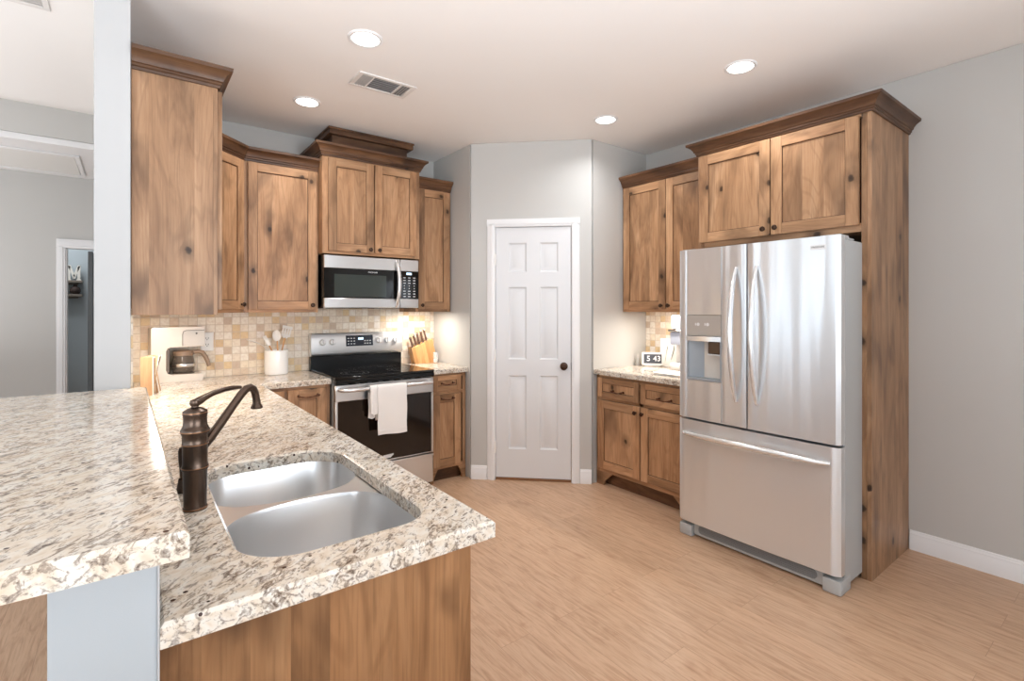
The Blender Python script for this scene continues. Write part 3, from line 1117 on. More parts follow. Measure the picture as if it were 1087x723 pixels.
# --- diagonal corner cabinet
wf = 0.413
c = thing('upper_cabinet', 'corner wall cabinet set at an angle, partly hidden by the plain end panel', 'cabinet', (0.318, 3.522, UB), PI / 4, UPPER)
Mi = (Matrix.Translation((0.318, 3.522, 0)) @ Matrix.Rotation(PI / 4, 4, 'Z')).inverted()


def loc2(x, y):
    p = Mi @ Vector((x, y, 0))
    return (p.x, p.y)


mb = MB()
poly = [loc2(0.318, 3.522), loc2(0.610, 3.814), loc2(0.610, YB - 0.012), loc2(0.004, YB - 0.012), loc2(0.004, 3.522)]
inner = [(p[0], max(p[1], 0.0)) for p in poly]
q0, q1 = (0.018, 0.018), (wf - 0.018, 0.018)
body_poly = [q0, q1] + inner[2:]
mb.prism(body_poly, 0.016, H_, 'wood_v')
face_frame(mb, wf, 0, H_, 0.03)
mb.build('body', c)
mb = MB()
shaker(mb, 0.015, wf - 0.018, 0.022, H_ - 0.012, boards=2)
dr = mb.build('door', c)
knob(dr, wf - 0.045, 0.055)
mb = MB()
s5 = math.sqrt(.5)
mb.sweep([(0, 0), (wf, 0)], CROWN, ['crown_h'], H_ - 0.004, start=(s5, s5), end=(s5, -s5))
mb.build('crown_molding', c)

# --- upper cabinet left of the microwave
w, d = 0.490, 0.310
c = thing('upper_cabinet', 'single-door brown wall cabinet left of the microwave', 'cabinet', (0.612, 3.814, UB), 0, UPPER)
mb = MB()
carcass(mb, w, d, 0, H_, rec=0.016)
face_frame(mb, w, 0, H_, 0.03)
mb.build('body', c)
mb = MB()
shaker(mb, 0.024, w - 0.016, 0.022, H_ - 0.012, boards=3)
dr = mb.build('door', c)
knob(dr, w - 0.046, 0.052)
mb = MB()
mb.sweep([(0, 0), (w, 0)], CROWN, ['crown_h'], H_ - 0.004, start=(s5, s5))
mb.build('crown_molding', c)

# --- taller cabinet above the microwave
w, d = 0.775, 0.395
TB, TT = 1.803, 2.520
c = thing('upper_cabinet', 'tall-set double-door cabinet above the microwave with boxed vent cover on top', 'cabinet', (1.106, 3.724, TB), 0, UPPER)
mb = MB()
Ht = TT - TB
carcass(mb, w, d, 0, Ht, boards=2)
face_frame(mb, w, 0, Ht, 0.045, 0.03, 0.028, (w / 2,))
mb.build('body', c)
for i, (a, b) in enumerate(((0.040, w / 2 - 0.004), (w / 2 + 0.004, w - 0.034))):
    mb = MB()
    shaker(mb, a, b, 0.020, Ht - 0.018, boards=2)
    dr = mb.build('door', c)
    knob(dr, b - 0.032 if i == 0 else a + 0.030, 0.045)
mb = MB()
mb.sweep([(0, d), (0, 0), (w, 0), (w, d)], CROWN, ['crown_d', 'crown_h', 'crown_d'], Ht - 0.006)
mb.build('crown_molding', c)
mb = MB()
mb.box(0.095, w - 0.075, 0.075, d, Ht + 0.002, 2.700 - TB, 'crown_h', 0.001)
mb.build('vent_cover', c)
mb = MB()
mb.box(0.064, w - 0.035, 0.038, d, 2.698 - TB, 2.735 - TB, 'crown_h', 0.003)
mb.box(0.058, w - 0.029, 0.032, d, 2.735 - TB, 2.750 - TB, 'crown_h', 0.002)
mb.build('cap', c)

# --- narrow upper cabinet right of the microwave
w, d = 0.335, 0.310
c = thing('upper_cabinet', 'narrow dark brown wall cabinet between the microwave and the pantry wall', 'cabinet', (1.889, 3.814, UB), 0, UPPER)
mb = MB()
carcass(mb, w, d, 0, H_, rec=0.016)
face_frame(mb, w, 0, H_, 0.03)
mb.build('body', c)
mb = MB()
shaker(mb, 0.02, w - 0.018, 0.022, H_ - 0.012, boards=1)
dr = mb.build('door', c)
knob(dr, 0.05, 0.055)
mb = MB()
mb.sweep([(0, 0), (w, 0)], CROWN, ['crown_h'], H_ - 0.004)
mb.build('crown_molding', c)

# --- upper cabinet over the clock counter (faces -x)
w, d = 0.870, 0.305
c = thing('upper_cabinet', 'double-door brown wall cabinet above the clock counter', 'cabinet', (3.306, 2.798, UB), -PI / 2, UPPER)
mb = MB()
carcass(mb, w, d, 0, H_, rec=0.016)
face_frame(mb, w, 0, H_, 0.03)
mb.build('body', c)
for i, (a, b) in enumerate(((0.020, w / 2 - 0.003), (w / 2 + 0.003, w - 0.02))):
    mb = MB()
    shaker(mb, a, b, 0.022, H_ - 0.012, boards=3, rail=0.062)
    dr = mb.build('door', c)
    knob(dr, b - 0.03 if i == 0 else a + 0.03, 0.05)
mb = MB()
mb.sweep([(0, 0), (w, 0)], CROWN, ['crown_h'], H_ - 0.004)
mb.build('crown_molding', c)

# --- surround of the refrigerator
w, d = 0.985, 0.598
FX, FY = 3.020, 1.912
c = thing('refrigerator_cabinet', 'tall brown cabinet surround enclosing the refrigerator', 'cabinet', (FX, FY, 0), -PI / 2)
FT = 2.425
for x0, x1, nm in ((0.0, 0.020, 'a'), (w - 0.020, w, 'b')):
    mb = MB()
    cut = [0.0, 0.15, 0.24, 0.37, 0.49, d]
    for p, q in zip(cut, cut[1:]):
        mb.box(x0, x1, p, q, 0.0, FT, 'end_wood', tone=random.uniform(0.40, 0.70))
    o = mb.build('side_panel', c)
mb = MB()
mb.box(0.020, w - 0.020, 0.018, d, FT - 0.02, FT, 'wood_h')
mb.box(0.020, w - 0.020, 0.018, d, 1.800, 1.818, 'wood_h')
mb.box(0.020, w - 0.020, d - 0.01, d, 1.818, FT - 0.02, 'wood_v')
mb.box(0.020, w - 0.020, 0.018, 0.022, 1.818, FT - 0.02, 'glaze')
mb.box(0.0205, 0.045, -0.002, 0.018, 0.0, FT, 'wood_v', 0.001, tone=0.2)
mb.box(w - 0.045, w - 0.0205, -0.002, 0.018, 0.0, FT, 'wood_v', 0.001, tone=0.05)
mb.box(0.045, w - 0.045, 0.0, 0.018, FT - 0.03, FT, 'wood_h', 0.001)
mb.box(0.045, w - 0.045, 0.0, 0.018, 1.800, 1.845, 'wood_h', 0.001)
mb.build('top_box', c)
for i, (a, b) in enumerate(((0.018, w / 2 - 0.014), (w / 2 - 0.008, w - 0.052))):
    mb = MB()
    shaker(mb, a, b, 1.834, FT - 0.022, boards=3, rail=0.062)
    dr = mb.build('door', c)
    knob(dr, b - 0.034 if i == 0 else a + 0.030, 1.872)
mb = MB()
mb.sweep([(0, 0.225), (0, 0), (w, 0), (w, d)], [(o_ * 1.05, z_ * 0.92) for o_, z_ in CROWN], ['crown_d', 'crown_h', 'crown_d'], FT - 0.012)
mb.build('crown_molding', c)

# ------------------------------------------------------------------ base cabinets
BH = 0.874


def toe(mb, w, d, z=0.105, ends=True):
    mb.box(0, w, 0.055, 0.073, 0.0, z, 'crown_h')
    if ends:
        for s, x in ((1, 0.0), (-1, w)):
            k = min(1.0, w / 0.75)
            poly = [(x, 0.0), (x + s * 0.075 * k, 0.0), (x + s * 0.085 * k, 0.035), (x + s * 0.125 * k, 0.075), (x + s * 0.16 * k, z), (x, z)]
            mb.prism(poly, 0.0, 0.018, 'wood_h', axis='y')


# right of the range
w, d = 0.334, 0.555
c = thing('base_cabinet', 'narrow base cabinet right of the range with one drawer and door', 'cabinet', (1.890, 3.562, 0), 0, 'base cabinets')
mb = MB()
carcass(mb, w, d, 0.105, BH)
face_frame(mb, w, 0.105, BH, 0.03, 0.03, 0.03, rails=(0.718,))
toe(mb, w, d)
mb.build('body', c)
mb = MB()
shaker(mb, 0.022, w - 0.055, 0.732, BH - 0.012, rail=0.042)
dr = mb.build('drawer', c)
pull(dr, w / 2 - 0.018, 0.797, 0.10)
mb = MB()
shaker(mb, 0.022, w - 0.055, 0.125, 0.706, rail=0.062)
dr = mb.build('door', c)
pull(dr, w / 2 - 0.018, 0.674, 0.10)

# left of the range, on the back wall
w = 0.438
c = thing('base_cabinet', 'base cabinet left of the range behind the sink counter', 'cabinet', (0.672, 3.562, 0), 0, 'base cabinets')
mb = MB()
carcass(mb, w, d, 0.105, BH)
face_frame(mb, w, 0.105, BH, 0.03, 0.03, 0.03, mids=(0.155,))
toe(mb, w, d)
mb.build('body', c)
mb = MB()
shaker(mb, 0.012, 0.138, 0.125, BH - 0.02, rail=0.036)
dr = mb.build('door', c)
pull(dr, 0.075, 0.79, 0.08)
mb = MB()
shaker(mb, 0.160, w - 0.026, 0.125, BH - 0.020, rail=0.066)
dr = mb.build('door', c)
pull(dr, 0.288, 0.81, 0.125)

# clock counter base (faces -x)
w, d = 0.872, 0.622
c = thing('base_cabinet', 'base cabinet with two drawers and two doors left of the refrigerator', 'cabinet', (2.985, 2.796, 0), -PI / 2, 'base cabinets')
mb = MB()
carcass(mb, w, d, 0.105, BH)
face_frame(mb, w, 0.105, BH, 0.03, 0.035, 0.035, mids=(w / 2 + 0.005,), rails=(0.690,))
toe(mb, w, d)
mb.build('body', c)
for i, (a, b) in enumerate(((0.030, w / 2 - 0.008), (w / 2 + 0.016, w - 0.02))):
    mb = MB()
    shaker(mb, a, b, 0.702, BH - 0.02, rail=0.042)
    dr = mb.build('drawer', c)
    pull(dr, (a + b) / 2 + 0.01, 0.762, 0.10)
    mb = MB()
    shaker(mb, a, b + (0.010 if i == 0 else 0), 0.140, 0.676, rail=0.060)
    dr = mb.build('door', c)
    knob(dr, b - 0.022 if i == 0 else a + 0.018, 0.630)

# peninsula run under the sink counter: end panel towards the camera, doors towards the range (+x)
c = thing('base_cabinet', 'long peninsula base cabinet with plank end panel under the sink counter', 'cabinet', (0.597, 0.968, 0), PI / 2, 'base cabinets')
w, d = 2.56, 0.561
mb = MB()
cut = [-0.021, 0.009, 0.084, 0.211, 0.295, 0.365, 0.431, 0.504, d]
tn = [0.40, 0.75, 0.55, 0.66, 0.22, 0.62, 0.35, 0.08]
for i in range(8):
    mb.box(0.0, 0.018, cut[i], cut[i + 1], 0.0, BH, 'rich_wood', tone=tn[i])
mb.build('end_panel', c)
mb = MB()
mb.box(w - 0.018, w, 0.018, d, 0, BH, 'wood_v')
mb.box(0.019, w - 0.018, d - 0.012, d, 0.105, BH, 'wood_h')
mb.box(0.019, w - 0.018, 0.018, d - 0.012, 0.105, 0.123, 'wood_h')
for xm in (0.86, 1.50):
    mb.box(xm - 0.009, xm + 0.009, 0.018, d - 0.012, 0.123, BH, 'wood_v')
mb.box(0.019, w, 0.055, 0.073, 0.0, 0.105, 'crown_h')
face_frame(mb, w, 0.105, BH, 0.04, 0.03, 0.03, mids=(0.86, 1.50), rails=(0.70,), x0=0.0185)
mb.build('body', c)
for a, b in ((0.03, 0.435), (0.44, 0.85), (0.87, 1.49), (1.51, 2.0), (2.01, 2.53)):
    mb = MB()
    shaker(mb, a, b, 0.125, 0.69, rail=0.06)
    dr = mb.build('door', c)
    knob(dr, b - 0.03, 0.64)
    mb = MB()
    shaker(mb, a, b, 0.712, BH - 0.012, rail=0.042)
    dr = mb.build('drawer', c)
    pull(dr, (a + b) / 2, 0.785, 0.10)

# ================================================================== STONE TOPS
HOLE = rrect(0.172, 0.567, 1.050, 1.790, [0.085, 0.120, 0.110, 0.115], 9)
mb = MB()
outer = [(0.036, 0.938), (0.666, 0.938), (0.666, 3.535), (1.112, 3.535), (1.112, YB - 0.0095), (0.010, YB - 0.0095), (0.010, 2.625), (0.036, 2.625)]
slab(mb, outer, 0.876, 0.914, 'granite', HOLE)
o = mb.build('countertop')
tag(o, 'L-shaped speckled granite counter holding the sink', 'countertop', 'granite tops')
mb = MB()
slab(mb, [(1.886, 3.535), (2.231, 3.535), (2.231, YB - 0.0095), (1.886, YB - 0.0095)], 0.876, 0.914, 'granite')
o = mb.build('countertop')
tag(o, 'small granite counter right of the range under the knife block', 'countertop', 'granite tops')
mb = MB()
slab(mb, [(2.952, 1.916), (XR - 0.0095, 1.916), (XR - 0.0095, 2.799), (2.952, 2.799)], 0.876, 0.914, 'granite')
o = mb.build('countertop')
tag(o, 'granite counter under the digital clock beside the refrigerator', 'countertop', 'granite tops')
mb = MB()
slab(mb, [(-0.42, 0.882), (0.070, 0.882), (0.054, 2.618), (-0.42, 2.618)], 1.030, 1.070, 'granite')
o = mb.build('bar_top')
tag(o, 'raised granite bar top in the left foreground', 'bar top', 'granite tops')

# ================================================================== SINK
sink = thing('kitchen_sink', 'double-bowl stainless steel sink set under the granite counter', 'sink', (0, 0, 0.874))


def bowl_loop(x0, x1, y0, y1, r, bulge):
    """rounded outline whose inner side (far side if bulge > 0, near side if < 0) swells towards the divider"""
    xc, hw, yc = (x0 + x1) / 2, (x1 - x0) / 2, (y0 + y1) / 2
    out = []
    for x, y in rrect(x0, x1, y0, y1, r, 10):
        u = (x - xc) / hw
        w_ = max(0.0, (y - yc) / (y1 - yc)) if bulge > 0 else max(0.0, (yc - y) / (yc - y0))
        out.append((x, y + bulge * max(0.0, 1 - u * u) * w_))
    # extra points along the swelling side keep its curve smooth
    res = []
    n = len(out)
    for i in range(n):
        p, q = out[i], out[(i + 1) % n]
        res.append(p)
        if abs(p[0] - q[0]) > 0.12:
            side_in = (p[1] > yc) == (bulge > 0)
            for k in range(1, 10):
                x = p[0] + (q[0] - p[0]) * k / 10
                u = (x - xc) / hw
                base_y = (y1 if p[1] > yc else y0)
                res.append((x, base_y + (bulge * (1 - u * u) if side_in else 0.0)))
    return res


def bowl(loop, depth, name):
    mb = MB()
    rings = [(0.0, 0.0), (-0.003, -0.010), (-0.010, -depth + 0.045), (-0.018, -depth + 0.018), (-0.036, -depth), (-0.060, -depth - 0.004)]
    n = len(loop)
    v = []
    for o_, z_ in rings:
        v += [(p[0], p[1], z_) for p in offset_loop(loop, o_)]
    f = []
    for k in range(len(rings) - 1):
        for i in range(n):
            f.append((k * n + i, k * n + (i + 1) % n, (k + 1) * n + (i + 1) % n, (k + 1) * n + i))
    f.append(tuple(range((len(rings) - 1) * n, len(rings) * n)))
    mb.add(v, f, 'sink_steel', True)
    return mb.build(name, sink)


B1 = bowl_loop(0.166, 0.576, 1.046, 1.392, [0.085, 0.075, 0.075, 0.085], 0.058)
B2 = bowl_loop(0.166, 0.574, 1.524, 1.798, [0.075, 0.085, 0.085, 0.075], -0.060)
b1 = bowl(B1, 0.215, 'bowl')
b2 = bowl(B2, 0.215, 'bowl')
# flange with two openings: rim and low divider
mb = MB()
fl = rrect(0.148, 0.592, 1.026, 1.814, 0.10, 10)
bm = bmesh.new()
for lp in (fl, B1, B2):
    vs = [bm.verts.new((p[0], p[1], 0.0)) for p in lp]
    for i in range(len(vs)):
        bm.edges.new((vs[i], vs[(i + 1) % len(vs)]))
bmesh.ops.triangle_fill(bm, use_beauty=True, use_dissolve=False, edges=bm.edges[:])
bm.verts.index_update()
mb.add([p.co.copy() for p in bm.verts], [[q.index for q in f.verts] for f in bm.faces], 'sink_steel')
bm.free()
mb.build('flange', sink)
for bo, yc in ((b1, 1.24), (b2, 1.635)):
    mb = MB()
    mb.lathe([(0.0, -0.2165), (0.030, -0.2165), (0.038, -0.2150), (0.056, -0.2145), (0.058, -0.2185)], 'steel_bar', (0.37, yc, 0))
    mb.build('drain', bo)

# ================================================================== FAUCET
fau = thing('faucet', 'dark bronze single-lever kitchen faucet behind the sink', 'faucet', (0.125, 1.435, 0.914))
mb = MB()
mb.lathe([(0, 0), (0.026, 0), (0.027, 0.004), (0.0245, 0.007), (0.0245, 0.02), (0.0262, 0.094), (0.0285, 0.097), (0.0292, 0.102), (0.0275, 0.107), (0.0265, 0.112),
          (0.0270, 0.155), (0.0285, 0.158), (0.0270, 0.161), (0.0278, 0.180), (0.0308, 0.186), (0.0314, 0.191), (0.0285, 0.197), (0.0255, 0.204), (0.0250, 0.222), (0.0262, 0.228),
          (0.0268, 0.233), (0.0255, 0.238), (0.016, 0.244), (0.008, 0.247), (0.008, 0.254), (0, 0.254)], 'bronze', n=36)
mb.build('body', fau)
for z_, r_ in ((0.102, 0.0296), (0.158, 0.0288), (0.189, 0.0316), (0.234, 0.0270), (0.004, 0.0273)):
    mb = MB()
    mb.lathe([(r_ - 0.002, z_ - 0.0015), (r_, z_ - 0.0008), (r_, z_ + 0.0008), (r_ - 0.002, z_ + 0.0015)], 'bronze_edge', n=36)
    mb.build('trim_ring', fau)
du, dv = 0.87, 0.493


def sp_pt(s, z):
    return (du * s, dv * s, z - 0.914)


ctrl = [(0.018, 1.060), (0.04, 1.079), (0.065, 1.105), (0.09, 1.133), (0.112, 1.157), (0.128, 1.174), (0.141, 1.184), (0.153, 1.186), (0.163, 1.180), (0.169, 1.168), (0.172, 1.152), (0.173, 1.143)]
mb = MB()
mb.tube([sp_pt(*q) for q in ctrl], [0.0125, 0.0118, 0.0112, 0.0107, 0.0104, 0.0102, 0.0102, 0.0102, 0.0100, 0.0098, 0.0098, 0.0100], 'bronze', 18)
p = sp_pt(0.1735, 1.126)
mb.lathe([(0.0, 0), (0.0145, 0), (0.0155, 0.003), (0.0135, 0.008), (0.0105, 0.013), (0.0098, 0.022)], 'bronze', p, n=20)
mb.build('spout', fau)
mb = MB()
lv = [(0.0, 0.256), (0.012, 0.259), (0.03, 0.264), (0.06, 0.270), (0.10, 0.273), (0.135, 0.272), (0.165, 0.269)]
pts = [(0.7 * s, 0.714 * s, z) for s, z in lv]
mb.lathe([(0, 0.250), (0.010, 0.250), (0.0125, 0.256), (0.011, 0.263), (0.004, 0.266), (0, 0.266)], 'bronze', n=18)
mb.tube(pts, [0.011, 0.012, 0.0095, 0.0082, 0.0078, 0.0072, 0.0055], 'bronze', 14, flat=0.85)
mb.build('lever', fau)
spr = thing('side_sprayer', 'dark bronze hand sprayer half hidden behind the faucet', 'sprayer', (0.113, 1.590, 0.914))
mb = MB()
mb.lathe([(0, 0), (0.022, 0), (0.022, 0.004), (0.016, 0.010), (0.013, 0.03), (0.0125, 0.034)], 'bronze', n=20)
mb.build('holder', spr)
mb = MB()
mb.lathe([(0.008, 0.034), (0.0095, 0.036), (0.010, 0.06), (0.0125, 0.085), (0.0130, 0.108), (0.0105, 0.116), (0.005, 0.119), (0, 0.119)], 'bronze', n=20)
mb.build('handle', spr)

# ================================================================== RANGE
RX, RY, RW = 1.118, 3.478, 0.762
rng = thing('range', 'freestanding stainless electric range with black glass top', 'range', (RX, RY, 0))
mb = MB()
mb.box(0.0, RW, 0.045, 0.635, 0.035, 0.905, 'fridge_grey_dark', 0.003)
mb.box(0.03, RW - 0.03, 0.05, 0.60, 0.0, 0.035, 'black_void')
mb.build('body', rng)
mb = MB()
mb.box(-0.001, RW + 0.001, -0.012, 0.585, 0.906, 0.926, 'black_glass', 0.005)
mb.box(-0.001, RW + 0.001, -0.012, 0.044, 0.876, 0.906, 'black_enamel', 0.004)
ck = mb.build('cooktop', rng)
for bx, by, br_ in ((0.235, 0.435, 0.085), (0.20, 0.165, 0.10), (0.56, 0.44, 0.075), (0.56, 0.17, 0.10), (0.385, 0.45, 0.05)):
    mb = MB()
    for rr in (br_, br_ * 0.66):
        mb.lathe([(rr - 0.0035, 0.9262), (rr + 0.0035, 0.9262)], 'burner_ring', (bx, by, 0), n=40)
    mb.build('burner', ck)
mb = MB()
mb.box(0.0, RW, 0.585, 0.635, 0.906, 1.02, 'black_enamel', 0.003)
mb.build('rear_vent', rng)
bg = MB()
poly = [(0.566, 1.030), (0.560, 1.046), (0.578, 1.195), (0.584, 1.202), (0.635, 1.202), (0.635, 1.022), (0.575, 1.022)]
bg.prism([(y_, z_) for y_, z_ in poly], 0.0, RW, 'steel_flat', axis='x')
bgo = bg.build('control_panel', rng)


def on_panel(x, z, off=0.0):
    y_ = 0.560 + (z - 1.046) * (0.018 / 0.149) - off
    return (x, y_, z)


PN = Vector((0, -1, 0.12)).normalized()
for kx_ in (0.085, 0.160, 0.545, 0.620, 0.695):
    mb = MB()
    mb.lathe([(0, 0), (0.026, 0), (0.027, 0.004), (0.022, 0.007), (0.0215, 0.022), (0.019, 0.026), (0, 0.026)], 'badge', on_panel(kx_, 1.132), tuple(PN), 24)
    q = Vector(on_panel(kx_, 1.132)) + PN * 0.027
    mb.box(q.x - 0.004, q.x + 0.004, q.y - 0.003, q.y + 0.006, q.z - 0.019, q.z + 0.019, 'steel_bar', 0.002)
    mb.build('knob', bgo)
mb = MB()
a, b = on_panel(0, 1.093, 0.0015), on_panel(0, 1.180, 0.0015)
mb.add([(0.272, a[1], a[2]), (0.498, a[1], a[2]), (0.498, b[1], b[2]), (0.272, b[1], b[2]), (0.272, a[1] + 0.004, a[2]), (0.498, a[1] + 0.004, a[2]), (0.498, b[1] + 0.004, b[2]), (0.272, b[1] + 0.004, b[2])],
       [(0, 1, 2, 3), (0, 4, 5, 1), (1, 5, 6, 2), (2, 6, 7, 3), (3, 7, 4, 0)], 'screen_blue')
dsp = mb.build('display', bgo)
for (x_, z_) in [(0.292 + 0.024 * i, 1.112 + 0.022 * j) for i in range(3) for j in range(3)] + [(0.430 + 0.022 * i, 1.112 + 0.022 * j) for i in range(3) for j in range(2)]:
    q = on_panel(x_, z_, 0.0022)
    mb = MB()
    mb.box(q[0] - 0.007, q[0] + 0.007, q[1] - 0.0003, q[1] + 0.0004, q[2] - 0.004, q[2] + 0.004, 'key_grey')
    mb.build('button', dsp)
mb = MB()
q = on_panel(0.395, 1.152, 0.0024)
mb.box(q[0] - 0.022, q[0] + 0.022, q[1] - 0.0003, q[1] + 0.0004, q[2] - 0.009, q[2] + 0.009, 'lcd')
mb.build('clock_readout', dsp)
# oven door
od = MB()
od.box(0.002, RW - 0.002, 0.0, 0.042, 0.752, 0.868, 'steel_flat', 0.004)
od.box(0.002, 0.020, 0.0, 0.042, 0.284, 0.752, 'steel_flat', 0.002)
od.box(RW - 0.020, RW - 0.002, 0.0, 0.042, 0.284, 0.752, 'steel_flat', 0.002)
od.box(0.020, RW - 0.020, 0.0, 0.042, 0.284, 0.292, 'steel_flat', 0.002)
for i in range(7):
    od.box(0.10 + 0.085 * i, 0.15 + 0.085 * i, 0.004, 0.03, 0.868, 0.8695, 'black_void')
odo = od.build('oven_door', rng)
mb = MB()
mb.box(0.020, RW - 0.020, 0.002, 0.040, 0.292, 0.752, 'oven_glass')
mb.build('glass', odo)
mb = MB()
HZ = 0.836
pts = [(0.030, 0.004, HZ), (0.032, -0.030, HZ), (0.045, -0.052, HZ), (0.075, -0.060, HZ)]
pts += [(0.075 + (RW - 0.15) * i / 8, -0.060, HZ) for i in range(1, 9)]
pts += [(RW - 0.045, -0.052, HZ), (RW - 0.032, -0.030, HZ), (RW - 0.030, 0.004, HZ)]
mb.tube(pts, 0.0145, 'steel_bar', 14)
mb.build('handle', odo)
mb = MB()
mb.prism([(0.350, 0.304), (0.408, 0.304), (0.420, 0.316), (0.430, 0.322), (0.428, 0.330), (0.350, 0.326)], -0.0005, 0.0025, 'badge', axis='y')
mb.build('badge', odo)
mb = MB()
mb.box(0.002, RW - 0.002, 0.004, 0.044, 0.052, 0.276, 'steel_flat', 0.004)
mb.box(0.002, RW - 0.002, -0.004, 0.004, 0.256, 0.276, 'steel_flat', 0.002)
mb.build('storage_drawer', rng)

# towel over the oven handle
tw = MB()


def towel_sheet(x0, x1, zf, zb, amp, ph):
    prof = []
    R_ = 0.0175
    yc = -0.060
    for i in range(9):
        prof.append((yc - R_ - 0.004 * (1 - i / 8), zf + (HZ - zf) * i / 8))
    for i in range(1, 8):
        a_ = PI - PI * i / 8
        prof.append((yc + math.cos(a_) * R_, HZ + math.sin(a_) * R_))
    for i in range(7):
        prof.append((yc + R_ + 0.001, HZ - (HZ - zb) * i / 6))
    nx = 16
    v, f = [], []
    n = len(prof)
    for t_ in (0, 1):
        for k in range(nx + 1):
            u = k / nx
            for j, (y_, z_) in enumerate(prof):
                drop = max(0.0, (HZ - z_) / (HZ - zf))
                dy = amp * math.sin(u * 7 + ph) * drop if j < 9 else 0.25 * amp * math.sin(u * 6 + ph) * drop
                yy = y_ + dy
                zz = z_ + (0.004 * math.sin(u * 5 + ph) * drop)
                if t_:                                   # outer skin of the cloth
                    d_ = 0.005
                    if j < 9:
                        yy -= d_
                    elif j >= 16:
                        yy += d_
                    else:
                        a_ = PI - PI * (j - 8) / 8
                        yy += math.cos(a_) * d_
                        zz += math.sin(a_) * d_
                v.append((x0 + (x1 - x0) * u + 0.002 * math.sin(z_ * 30), yy, zz))
    off = (nx + 1) * n
    for k in range(nx):
        for j in range(n - 1):
            q = (k * n + j, (k + 1) * n + j, (k + 1) * n + j + 1, k * n + j + 1)
            f.append(q)
            f.append(tuple(off + i for i in q[::-1]))
    for k in range(nx):
        for j in (0, n - 1):
            f.append((k * n + j, (k + 1) * n + j, off + (k + 1) * n + j, off + k * n + j))
    for k in (0, nx):
        for j in range(n - 1):
            f.append((k * n + j, k * n + j + 1, off + k * n + j + 1, off + k * n + j))
    tw.add(v, f, 'towel_white', True)


towel_sheet(0.275, 0.497, 0.500, 0.60, 0.003, 0.6)
towel_sheet(0.222, 0.272, 0.655, 0.62, 0.004, 2.0)
# hem line stitched across the front
tw.box(0.276, 0.496, -0.0885, -0.086, 0.528, 0.532, 'towel_white')
o = tw.build('hand_towel', loc=(RX, RY, 0))
tag(o, 'white hand towel draped over the oven door handle', 'towel')

# ================================================================== MICROWAVE
MX, MY, MW = 1.112, 3.722, 0.764
mic = thing('microwave', 'stainless over-the-range microwave with black glass door', 'microwave', (MX, MY, 1.400))
mb = MB()
mb.box(0.004, MW - 0.004, 0.030, 0.39, 0.006, 0.396, 'black_enamel', 0.003)
mb.box(0.03, MW - 0.03, 0.04, 0.36, 0.0, 0.006, 'black_void')
mb.build('body', mic)
MS = 0.600
mb = MB()
mb.box(0.006, MS + 0.0, 0.0, 0.029, 0.298, 0.393, 'steel_flat', 0.004)
mb.box(0.006, MS + 0.0, 0.0, 0.029, 0.004, 0.078, 'steel_flat', 0.004)
mb.box(0.006, MS + 0.0, 0.002, 0.029, 0.078, 0.298, 'black_glass', 0.001)
md = mb.build('door', mic)
mb = MB()
mb.box(0.080, 0.485, 0.0012, 0.004, 0.088, 0.255, 'mw_window', 0.0005)
mb.build('window', md)
text_mesh('FRIGIDAIRE', 0.015, 'badge', md, 'brand_lettering', (0.375, 0.0015, 0.277), (PI / 2, 0, 0))
mb = MB()
pts = []
for i in range(17):
    u = i / 16.0
    pts.append((0.566 + 0.012 * math.sin(PI * u), -0.002 - 0.040 * math.sin(PI * u) ** 0.7, 0.012 + 0.370 * u))
mb.tube(pts, [0.011 + 0.006 * math.sin(PI * i / 16) for i in range(17)], 'steel_bar', 14, flat=0.8)
mb.build('handle', md)
mb = MB()
mb.box(MS + 0.002, MW - 0.002, 0.0, 0.029, 0.298, 0.393, 'steel_flat', 0.004)
mb.box(MS + 0.002, MW - 0.002, 0.0, 0.029, 0.004, 0.078, 'steel_flat', 0.004)
mb.box(MS + 0.002, MW - 0.002, 0.002, 0.029, 0.078, 0.298, 'black_glass', 0.001)
mk = mb.build('control_panel', mic)
mb = MB()
mb.box(0.655, 0.700, 0.0012, 0.003, 0.270, 0.288, 'lcd')
mb.build('display', mk)
for i in range(3):
    for j in range(8):
        x_, z_ = 0.637 + 0.043 * i, 0.096 + 0.0215 * j
        hw = 0.010 if j not in (3, 4) else 0.004
        mb = MB()
        mb.box(x_ - hw, x_ + hw, 0.0012, 0.003, z_ - 0.004, z_ + 0.004, 'key_grey')
        mb.build('button', mk)

# ================================================================== REFRIGERATOR
fr = thing('refrigerator', 'stainless French-door refrigerator with bottom freezer drawer', 'refrigerator', (2.722, 1.862, 0), -PI / 2)
FW = 0.897


def curve_y(x):
    u = 2 * x / FW - 1
    e = max(0.0, abs(u) - 0.95) / 0.05
    return -0.010 * (1 - u * u) + 0.012 * e * e


def front(mb, x0, x1, z0, z1, mat='steel', back=0.060, n=24, round_edge=0.004):
    pts = [(x0 + (x1 - x0) * i / n, curve_y(x0 + (x1 - x0) * i / n)) for i in range(n + 1)]
    pts[0] = (pts[0][0] + 0.0005, pts[0][1] + round_edge)
    pts[-1] = (pts[-1][0] - 0.0005, pts[-1][1] + round_edge)
    poly = pts + [(x1, back), (x0, back)]
    m_ = len(poly)
    v = [(p[0], p[1], z0) for p in poly] + [(p[0], p[1], z1) for p in poly]
    mb.add(v, [(i, i + 1, m_ + i + 1, m_ + i) for i in range(n)], mat, True)
    o_ = len(mb.v) - 2 * m_
    for q in [(i, (i + 1) % m_, m_ + (i + 1) % m_, m_ + i) for i in range(n, m_)] + [tuple(range(m_ - 1, -1, -1)), tuple(range(m_, 2 * m_))]:
        mb.f.append([i + o_ for i in q])
        mb.m.append(mat)
        mb.s.append(False)
        mb.t.append(0.5)


